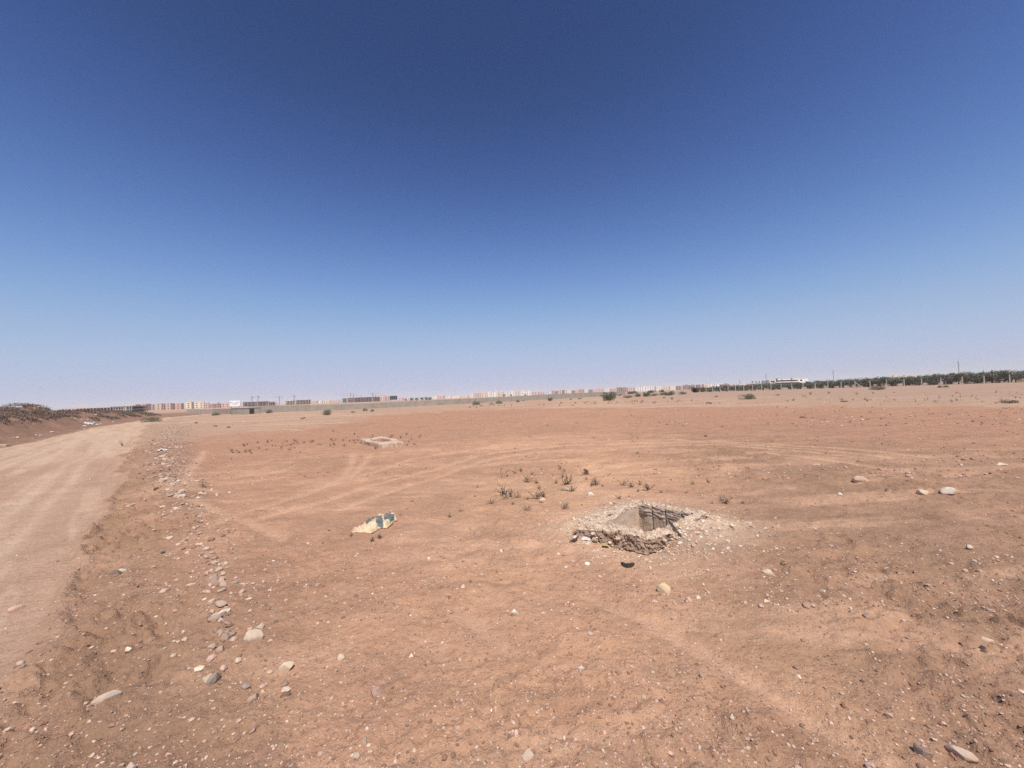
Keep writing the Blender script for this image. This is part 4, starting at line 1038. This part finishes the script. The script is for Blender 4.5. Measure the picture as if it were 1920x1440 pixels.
def hut():
    a = np.array(at0(433, 777.2)); b = np.array(at0(458.5, 777)); h = up_at(445, (a[1]+b[1])/2, 765.5); d = b-a; L_ = np.linalg.norm(d); d /= L_; n = np.array([-d[1], d[0]]); ang = math.atan2(d[1], d[0])
    root = bpy.data.objects.new('concrete_hut', None); COL.objects.link(root); c = (a+b)/2+n*1.4; root.location = (*c, 0); root.rotation_euler = (0, 0, ang); tag(root, 'flat roofed grey concrete hut under the white signboard', 'hut')
    w = MB(); w.box((0, 0, h/2), (L_, 2.8, h)); w.build('wall', BLOCK, root)
    r = MB(); r.box((0, 0, h+.05), (L_+.15, 2.95, .1)); r.build('roof', mat('roof_screed', (.5,.44,.36), .9, .1, 2, 0), root)
    dr = MB(); dr.box((L_/2+.005, -.2, .5), (.03, .8, 1.0)); dr.build('door', mat('dark_door', (.05,.045,.04), .7, .1, 3, 0), root)
    # signboard behind the hut
    dist = a[1]+4.5; x0, _, _ = atd(431, dist); x1, _, _ = atd(450, dist); z1 = up_at(440, dist, 751); z0 = up_at(440, dist, 761.8); wd = x1-x0
    s = bpy.data.objects.new('signboard', None); COL.objects.link(s); s.location = ((x0+x1)/2, dist, 0); s.rotation_euler = (0, 0, .35); tag(s, 'white rectangular signboard on posts standing behind the concrete hut', 'signboard')
    WB = mat('white_board', (.82,.82,.82), .5, .03, 1, 0); INK = mat('sign_ink', (.10,.11,.14), .6, .1, 2, 0); k = wd/150.
    wd2 = wd/math.cos(.35)*.82; k = wd2/150
    p = MB(); p.box((0, 0, (z0+z1)/2), (wd2, .1, z1-z0)); p.build('panel', WB, s)
    for sx in (-.38, .38): q = MB(); q.box((sx*wd2, .12, z0/2+.15), (.12, .12, z0+.3)); q.build('leg', CONC, s)
    ink = MB(); zz = lambda v: z1-(v/86)*(z1-z0)
    # the marks as far as they can be read: a round emblem at each side and a line of blurred lettering
    def disc(mb, cx, cz, r):
        m = 14; mb.quad(*[(cx+math.cos(t*2*math.pi/m)*r, -.056, cz+math.sin(t*2*math.pi/m)*r) for t in range(m)])
    disc(ink, (18-75)*k, zz(32), 9*k); disc(ink, (108-75)*k, zz(34), 8*k); disc(ink, (132-75)*k, zz(26), 5*k)
    ink.build('emblem', INK, s)
    lt = MB(); gg = random.Random(2); x = 38
    while x < 98:
        w_ = gg.uniform(3, 6); lt.box(((x-75)*k, -.055, zz(40)), (w_*k, .012, gg.uniform(9, 15)*k)); x += w_+2.5
    x = 52
    while x < 116:
        w_ = gg.uniform(3, 6); lt.box(((x-75)*k, -.055, zz(56)), (w_*k, .012, 5*k)); x += w_+2
    lt.build('lettering', mat('faint_ink', (.45,.46,.5), .6, .1, 2, 0), s)
hut()

# ------------------------------------------------------------------ far buildings
BMATS = {}
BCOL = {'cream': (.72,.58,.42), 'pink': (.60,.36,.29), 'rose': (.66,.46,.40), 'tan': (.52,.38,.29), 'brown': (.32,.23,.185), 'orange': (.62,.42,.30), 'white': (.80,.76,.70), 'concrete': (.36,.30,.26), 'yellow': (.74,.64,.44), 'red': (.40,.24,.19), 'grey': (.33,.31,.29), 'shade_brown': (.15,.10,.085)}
def bmat(k):
    if k not in BMATS: BMATS[k] = mat('plaster_'+k, BCOL[k], .9, .08, .12, 0)
    return BMATS[k]
GLASS = mat('window_glass', (.05,.05,.06), .3, .1, 1, 0)
def ray_line(px, C_, D):
    d = pixdir(px, 741.7-.03807*(px-960)); A_ = np.array([[d[0], -D[0]], [d[1], -D[1]]]); t = np.linalg.solve(A_, C_); return t[1]
def building(px0, pm, px1, ytop, dist, colour, label, group, yaw=26, floors=None, name='apartment_block', windows=True, depth=None):
    """lit front from px0 to pm, side face from pm to px1 (if given)"""
    y0 = math.radians(yaw); D1 = np.array([-math.cos(y0), -math.sin(y0)]); D2 = np.array([-math.sin(y0), math.cos(y0)])
    x, y, _ = atd(pm, dist); C_ = np.array([x, y]); w = abs(ray_line(px0, C_, D1)); w = min(w, dist*.2)
    dp = abs(ray_line(px1, C_, D2)) if px1 > pm else (depth or max(8, w*.7)); dp = min(max(dp, 6), 60)
    h = max(2.4, up_at((px0+pm)/2, dist, ytop)); root = bpy.data.objects.new(name, None); COL.objects.link(root); root.location = (x, y, 0); root.rotation_euler = (0, 0, y0)
    tag(root, label, 'building', group)
    mb = MB(); mb.box((-w/2, dp/2, h/2-.3), (w, dp, h+.6)); mb.build('wall', bmat(colour), root)
    rf = MB(); t = .35; 
    for c, s in (((-w/2, t/2, h+.35), (w, t, .7)), ((-w/2, dp-t/2, h+.35), (w, t, .7)), ((-t/2, dp/2, h+.35), (t, dp-2*t, .7)), ((-w+t/2, dp/2, h+.35), (t, dp-2*t, .7))): rf.box(c, s)
    if w > 9: rf.box((-w*.35, dp*.5, h+1.1), (min(4, w*.3), min(4, dp*.4), 2.2))
    rf.build('parapet', bmat('cream' if colour in ('yellow', 'white', 'cream') else colour), root)
    if windows:
        fl = floors or max(1, round(h/3.1)); nx = int(max(1, min(6, w//4.5)))
        for i in range(nx):
            for f in range(fl):
                q = MB(); q.box((-w+(i+.5)*w/nx, -.02, (f+.55)*h/fl), (min(1.8, w/nx*.45), .12, h/fl*.42)); q.build('window', GLASS, root)
        if px1 > pm+1:
            for f in range(fl):
                q = MB(); q.box((.02, dp*.5, (f+.55)*h/fl), (.12, min(2, dp*.3), h/fl*.4)); q.build('window', GLASS, root)
    return root
A_ = 'apartment blocks in the left row'
for b_ in (
 (248,254,265,759,650,'cream','narrow cream block with wide dark side, leftmost of the apartment row'),
 (265.5,273.5,284,758,650,'pink','salmon pink block second in the left apartment row'),
 (285,287,290,759,680,'tan','slim tan block squeezed between the salmon pink and the wide pinkish block'),
 (291,303,304,757,650,'orange','wide pinkish tan block third large one in the left row'),
 (304.5,307,310.5,757.5,670,'tan','narrow tan block with shaded side right of the wide pinkish block'),
 (311,320,321,756.5,640,'orange','orange pink block in the middle of the left row'),
 (321.5,323,328.5,757,650,'tan','dark sided slim block right of the orange pink block'),
 (329,339.5,345,757,640,'pink','deep pink block with dark side in the left row'),
 (348,359,364,754.5,620,'yellow','pale yellow block with dark right side, taller than the pink ones'),
 (364.5,382,383,754.5,600,'yellow','wide pale yellow block, largest of the left row'),
 (383.5,391,392,756,620,'rose','pale pink block right of the wide yellow block'),
 (392.5,398.5,399,758,650,'tan','brownish block behind the short sunlit wall'),
 (400,413,415,757.5,640,'red','reddish brown block left of the signboard'),
 (415.5,430,431,757,660,'rose','dusty pink block directly left of the signboard')):
    building(*b_, A_)
def shell(px0, px1, ytop, dist, label, floors=1, yaw=12, colour='concrete', cols=None, group=None, slabt=.5, bright=None):
    """unfinished concrete frame: slabs on columns with open floors"""
    y0 = math.radians(yaw); x, y, _ = atd(px1, dist); C_ = np.array([x, y]); D1 = np.array([-math.cos(y0), -math.sin(y0)]); w = abs(ray_line(px0, C_, D1)); h = up_at((px0+px1)/2, dist, ytop)
    root = bpy.data.objects.new('concrete_shell', None); COL.objects.link(root); root.location = (x, y, 0); root.rotation_euler = (0, 0, y0); tag(root, label, 'building', group)
    dp = 14; m = bmat(colour)
    for f in range(floors):
        z = h*(f+1)/floors; s = MB(); s.box((-w/2, dp/2, z-slabt/2), (w, dp, slabt)); s.build('slab', bmat(bright) if bright and f == floors-1 else m, root)
    n = cols or max(3, int(w/6))
    for i in range(n+1):
        for yy in (.4, dp-.4): c = MB(); c.box((-w*i/n-(.35 if i == 0 else -.35 if i == n else 0), yy, (h-slabt)/2), (.6, .6, h-slabt-.01)); c.build('column', m, root)
    b = MB(); b.box((-w/2, dp*.75, (h-slabt)/2-.05), (w*.97, .3, h-slabt-.2)); b.build('back_wall', bmat('shade_brown'), root)  # dark brown puts the shade of the open interior into the colour
    return root
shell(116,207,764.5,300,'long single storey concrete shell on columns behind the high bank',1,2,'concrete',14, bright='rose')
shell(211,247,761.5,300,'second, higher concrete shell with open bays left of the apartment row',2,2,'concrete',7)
U = 'unfinished blocks behind the wall'
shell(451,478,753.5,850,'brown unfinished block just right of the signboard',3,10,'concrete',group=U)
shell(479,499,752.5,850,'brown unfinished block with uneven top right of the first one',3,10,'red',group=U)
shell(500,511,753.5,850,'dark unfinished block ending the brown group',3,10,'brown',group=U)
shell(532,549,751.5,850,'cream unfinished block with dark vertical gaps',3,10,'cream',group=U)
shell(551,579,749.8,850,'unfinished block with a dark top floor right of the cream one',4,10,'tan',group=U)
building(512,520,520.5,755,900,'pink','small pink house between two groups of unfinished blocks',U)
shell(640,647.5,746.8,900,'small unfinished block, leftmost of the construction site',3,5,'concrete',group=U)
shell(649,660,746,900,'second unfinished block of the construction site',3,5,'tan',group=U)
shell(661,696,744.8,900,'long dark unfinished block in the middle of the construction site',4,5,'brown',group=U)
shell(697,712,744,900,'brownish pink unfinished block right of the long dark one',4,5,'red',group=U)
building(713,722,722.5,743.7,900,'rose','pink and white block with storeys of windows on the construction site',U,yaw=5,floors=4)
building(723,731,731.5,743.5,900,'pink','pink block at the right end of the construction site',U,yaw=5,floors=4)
def hoarding():
    d = 210; x0, _, _ = atd(731, d); x1, _, _ = atd(745, d); z0, z1 = up_at(738, d, 749.5), up_at(738, d, 742.2)
    r = bpy.data.objects.new('hoarding', None); COL.objects.link(r); r.location = ((x0+x1)/2, d, 0); tag(r, 'dark billboard seen from behind, above the long wall', 'billboard')
    m = MB(); w = (x1-x0)/2; m.box((0, 0, (z0+z1)/2), (2*w, .12, z1-z0)); o = m.build('panel', mat('dark_sheet', (.07,.075,.08), .7, .2, 2, 0), r)
    for s in (-.95, -.5, 0, .5, .95): b = MB(); b.box((s*w, -.1, (z0+z1)/2), (.08, .08, (z1-z0)*1.03)); b.build('frame_bar', mat('steel_bar', (.25,.24,.22), .6, .1, 2, 0), r)
    for s in (-.6, .6): b = MB(); b.box((s*w, .15, z0/2+.2), (.18, .18, z0+.6)); b.build('leg', CONC, r)
hoarding()
def low_rows(rows, group, names, d0, yaw, fl=None, cat=None):
    for i, (a, b, t, colr) in enumerate(rows):
        j_ = random.Random(int(a*3)); building(a-j_.uniform(0, 1.5), b+j_.uniform(-1, 1), b+1.2, t+j_.uniform(-.5, .7), d0+(i*37) % 90, colr, names(i, len(rows), colr), group, yaw=yaw, floors=fl, name='house')
ORD = ['first','second','third','fourth','fifth','sixth','seventh','eighth','ninth','tenth','eleventh','twelfth','thirteenth','fourteenth','fifteenth','sixteenth','seventeenth','eighteenth','nineteenth','twentieth']
def nm(txt): return lambda i, n, c: '%s house, %s from the left %s' % (c, ORD[i], txt)  # brown ones in the pink rows stand for dark faces, shade as wall colour
low_rows([(0,5,769.5,'white'),(8,16,770.5,'cream'),(18,25,769.8,'white')], 'houses left of the bank', nm('beyond the bank at the left edge'), 600, 15)
low_rows([(584,594,752.5,'rose'),(596,604,752,'white'),(607,619,751.5,'cream'),(621,636,750.8,'rose')], 'houses left of the construction site', nm('between the unfinished blocks'), 1000, 10)
low_rows([(748,757,746.3,'rose'),(760,769,746,'cream'),(812,820,743.2,'white'),(821,833,743,'rose'),(835,846,743.4,'white'),(848,862,742.4,'white'),(864,878,741.8,'cream')], 'houses above the middle of the wall', nm('above the wall between billboard and picture centre'), 1000, 5)
low_rows([(883.5,888,738,'white'),(890,895,737.5,'rose'),(896,903,737,'rose'),(904,912,736.8,'cream'),(913,922,736,'white'),(923,934,735.5,'white'),(935,943,735.6,'cream'),(944,955,735,'white'),(956,965,734.6,'white'),(966,975,734.2,'cream'),(976,986,733.8,'white'),(987,997,733.6,'white'),(998,1007,734.5,'rose'),(1011,1021,735.3,'rose')], 'white houses at the centre', nm('in the white quarter at the picture centre'), 850, 0)
low_rows([(1030,1033,733.5,'white'),(1034,1040,733,'pink'),(1041,1046,733,'brown'),(1048,1054,732,'rose'),(1056,1059,732.2,'brown'),(1060,1066,732,'cream'),(1067,1072,731.8,'white'),(1073,1077,732.5,'brown'),(1078,1087,731.6,'rose'),(1088,1096,731.2,'pink'),(1097,1104,731,'white'),(1105,1110,730.8,'brown')], 'pink blocks right of centre', nm('of the pink group with painted brown shade right of the centre'), 850, 0)  # narrow brown entries: shaded faces between pink blocks, painted as wall colour
low_rows([(1111,1121,729.6,'rose'),(1122,1132,729.2,'rose'),(1133,1144,728.6,'white'),(1145,1156,728.8,'rose'),(1157,1166,727.6,'brown'),(1167,1176,727.2,'red'),(1178,1190,726.8,'rose')], 'pale pink rows', nm('in the pale pink rows behind the round bush'), 900, 0)
low_rows([(1191,1203,726,'white'),(1204,1213,725.3,'white'),(1214,1226,724.8,'white'),(1231,1243,724.6,'white'),(1244,1256,724.3,'cream'),(1257,1269,724.2,'white')], 'white houses above the bushy strip', nm('in the white row above the bushy strip'), 850, 0)
low_rows([(1270,1277,723.6,'brown'),(1278,1282,723.4,'rose'),(1283,1292,722.9,'brown'),(1294,1303,722.2,'brown'),(1304,1308,722,'rose'),(1309,1313,722.2,'brown'),(1314,1320,721.8,'pink')], 'pink and brown blocks left of the fence', nm('of the pink blocks with painted brown shade near the fence end'), 800, -2)  # brown entries are dark faces of these blocks, their shade put into colour
low_rows([(1321,1327,720.8,'cream'),(1328,1340,720.2,'white'),(1341,1353,720,'white'),(1354,1368,721.5,'brown'),(1370,1384,721.8,'rose'),(1386,1400,720.8,'white'),(1402,1416,720,'rose'),(1434,1443,716.8,'white')], 'houses left of the villa', nm('behind the wire fence left of the palms'), 700, -4)
low_rows([(1672,1690,708,'white'),(1692,1710,707,'white'),(1712,1738,705.8,'white'),(1740,1756,704.8,'white'),(1760,1786,703.2,'white'),(1788,1806,702,'cream'),(1808,1822,700.8,'white')], 'long white roofs behind the orchard', lambda i, n, c: '%s flat roofed building, %s from the left behind the orchard' % (c, ORD[i]), 420, 12, 1)
def villa():
    d = 350; m = bmat('white'); r = bpy.data.objects.new('white_villa', None); COL.objects.link(r); x0, _, _ = atd(1444, d); x1, _, _ = atd(1514, d); r.location = (x0, d, 0); tag(r, 'modern white villa with flat roofs and dark terraces among palms', 'building')
    X = lambda px: atd(px, d)[0]-x0; Z = lambda px, y: up_at(px, d, y)
    a = MB()
    a.box(((X(1496)+X(1514))/2, 5, Z(1505, 710.2)/2), (X(1514)-X(1496), 12, Z(1505, 710.2)))          # right block
    a.box(((X(1456)+X(1496))/2, 10, Z(1470, 713)/2), (X(1496)-X(1456)-.1, 8, Z(1470, 713)-.2))
    a.box(((X(1444)+X(1456))/2, 6, Z(1450, 713.2)/2), (X(1456)-X(1444)-.1, 11, Z(1450, 713.2)))
    a.build('wall', m, r)
    rf = MB(); rf.box(((X(1456)+X(1497))/2, 5.5, Z(1476, 711.6)), (X(1497)-X(1456), 12.5, .9)); rf.box(((X(1454)+X(1496))/2, 1.5, Z(1476, 716)), (X(1496)-X(1454)-.3, 5, .8)); rf.build('roof', m, r)
    for (p, q, t, b) in ((1446,1454,714.2,716.6), (1458,1474,712.6,715), (1476,1494,712.3,714.8), (1458,1492,717,719.5)):
        w = MB(); w.box(((X(p)+X(q))/2, 5.9 if p > 1450 else .42, (Z(p, t)+Z(p, b))/2), (X(q)-X(p), .2, Z(p, t)-Z(p, b))); w.build('window', GLASS, r)
    w = MB(); w.box(((X(1499)+X(1503))/2, -1.02, Z(1500, 713)), (X(1503)-X(1499), .12, 1.4)); w.build('window', GLASS, r)
villa()
def palm_meshes(seed):
    g = random.Random(seed); t = MB(); t.tube([(0, 0, -.02), (.01, 0, .4), (0, .01, .84)], [.035, .028, .026], 7)
    V = []; F = []; C = []
    for i in range(34):
        a = g.uniform(0, 6.28); el = g.uniform(-.5, 1.2); L_ = g.uniform(.2, .3); p = Vector((0, 0, .85)); d = Vector((math.cos(a)*math.cos(el), math.sin(a)*math.cos(el), math.sin(el))); s = Vector((-math.sin(a), math.cos(a), 0))
        for k in range(5):
            q = p+d*L_/5; w0, w1 = .035*(1-k/5.5), .035*(1-(k+1)/5.5); b = len(V); V += [p-s*w0, p+s*w0, q+s*w1, q-s*w1]; F.append((b, b+1, b+2, b+3)); C += [g.choice(OL)]*4; p = q; d = (d+Vector((0, 0, -.22))).normalized()
    tm = bpy.data.meshes.new('trunk'); tm.from_pydata(t.v, [], t.f); tm.update(); tm.materials.append(BARK); return tm, mesh_np('crown', V, F, np.array(C), False, WEED)
PM = [palm_meshes(i) for i in range(3)]
for i, (px, d, top, l) in enumerate(((1411,330,713.5,'palm farthest left of the white villa'), (1418,325,714,'second palm from the left in the group left of the villa'), (1424,335,714,'third palm in the group left of the villa'), (1430,330,713,'palm nearest the villa in the left group'), (1438,340,712,'single slim palm just left of the villa wall'), (1457.5,335,709,'tall palm in front of the left terrace of the villa'), (1466.5,335,710.5,'shorter palm in the middle of the villa'), (1485,335,708,'tallest palm, before the right terrace of the villa'))):
    x, y, _ = atd(px, d); h = up_at(px, d, top); tree(x, y, h, h*.85, l, 'palms around the villa', i, 'palm_tree', PM)
for i, (a, w, t) in enumerate(((761,5,746.3),(772,8,745),(781,8,745),(791,8,744.6),(799,9,743.8),(806,9,744),(985,5,738),(945,5,738.5),(958,5,738))):
    d = 420; x, y, _ = atd(a, d); h = up_at(a, d, t); tree(x, y, h, w*d/F_PX, '%s dark tree crown from the left above the long wall' % ORD[i], 'trees above the long wall', i, 'tree')

# ------------------------------------------------------------------ cranes and power poles
CR = mat('crane_steel', (.30,.27,.24), .6, .1, 1, 0)
def crane(px, top, jl, jr, d, label):
    x, y, _ = atd(px, d); h = up_at(px, d, top); k = d/F_PX; r = bpy.data.objects.new('tower_crane', None); COL.objects.link(r); r.location = (x, y, 0); tag(r, label, 'crane', 'tower cranes on the skyline')
    m = MB()
    for sx in (-.7, .7):
        for sy in (-.7, .7): m.box((sx, sy, h/2), (.28, .28, h))
    z = 1
    while z < h-1.5: m.box((0, -.7, z), (1.7, .15, .2)); m.box((0, .7, z), (1.7, .15, .2)); z += 2.2
    m.build('mast', CR, r); j = MB(); zj = h*.9
    j.box(((jr-jl)/2*k-0, 0, zj), ((jl+jr)*k, .5, .5)); j.box(((jr-jl)/2*k, 0, zj+1.1), ((jl+jr)*k*.9, .3, .25)); j.build('jib', CR, r)
    c = MB(); c.box((0, 0, zj-1), (1.8, 1.8, 1.8)); c.build('cab', CR, r); t = MB(); t.box((0, 0, h+.4), (.7, .7, 2.2)); t.build('apex', CR, r)
    w = MB(); w.box((-(jl*k)*.9 if jl < jr else jr*k*.9, 0, zj-1), (2, 1.2, 2)); w.build('counterweight', CR, r)
for c in ((472.5,743,4,3,950,'leftmost thin crane above the brown unfinished blocks'),(484,742,5,3,950,'second crane from the left, above the brown unfinished blocks'),(524,743,12,6,950,'crane with long left jib between the two groups of blocks'),(551.6,741,5,3,950,'crane directly behind the cream unfinished block'),(657.5,736.5,30,7,1050,'crane with the longest jib, at the construction site left'),(663,740.5,24,16,1100,'lower crane just right of the one with the longest jib'),(699,736.5,4,17,1050,'crane with a right pointing jib at the construction site'),(704,741,4,22,1100,'lower crane behind the right one on the construction site')): crane(*c)
def pole(px, top, d, label):
    x, y, _ = atd(px, d); h = up_at(px, d, top); r = bpy.data.objects.new('power_pole', None); COL.objects.link(r); r.location = (x, y, 0); r.rotation_euler = (0, 0, .5); tag(r, label, 'power pole', 'power poles')
    m = MB(); m.tube([(0, 0, -.3), (0, 0, h)], [.26, .14], 8); m.build('shaft', CR, r)
    for z in (h-.4, h-1.8, h-3.2):
        c = MB(); c.box((0, 0, z), (3.0, .16, .16)); c.build('crossarm', CR, r)
        for sx in (-1.4, 0, 1.4): q = MB(); q.tube([(sx, 0, z+.08), (sx, 0, z+.45)], [.06, .05], 6); q.build('insulator', GLASS, r)
pole(1799,677,260,'tallest power pole, rising behind the orchard at right')
pole(1563.5,694,330,'power pole above the middle of the orchard')
pole(1437,702,400,'thin power pole left of the white villa')
pole(1387.5,712,420,'far power pole over the start of the orchard')
pole(1845,693,420,'small power pole at the orchard skyline near the right edge')

# ------------------------------------------------------------------ distant hills, then haze
def hills():
    n = 90; V = []; F = []
    for i in range(n+1):
        t = i/n; px = 1080+t*260; x, y, _ = atd(px, 3900); h = 26*math.sin(math.pi*t)*(.6+.8*vnoise(t*7, 0, 3))
        V += [(x, y-150, -1), (x, y, h), (x, y+200, -1)]
    for i in range(n): a = 3*i; F += [(a, a+3, a+4, a+1), (a+1, a+4, a+5, a+2)]
    o = link('hills', mesh_np('hills', V, F, None, True, mat('hill_soil', (.3,.24,.2), .95, .1, .01, 0))); tag(o, 'faint low hills on the horizon', kind='structure')
hills()
def haze():
    m = bpy.data.materials.new('haze'); m.use_nodes = True; nt = m.node_tree; nt.nodes.clear(); o_ = nt.nodes.new('ShaderNodeOutputMaterial'); v = nt.nodes.new('ShaderNodeVolumePrincipled')
    v.inputs['Color'].default_value = (.93,.93,.97,1); v.inputs['Density'].default_value = HAZE; v.inputs['Anisotropy'].default_value = .0; v.inputs['Density Attribute'].default_value = ''
    nt.links.new(v.outputs[0], o_.inputs['Volume']); mb = MB(); mb.box((0, 0, 24), (9000, 9000, 52)); o = mb.build('haze', m); tag(o, 'thin pale dust haze over the whole plain', 'haze', kind='stuff')
HAZE = .00020
haze()
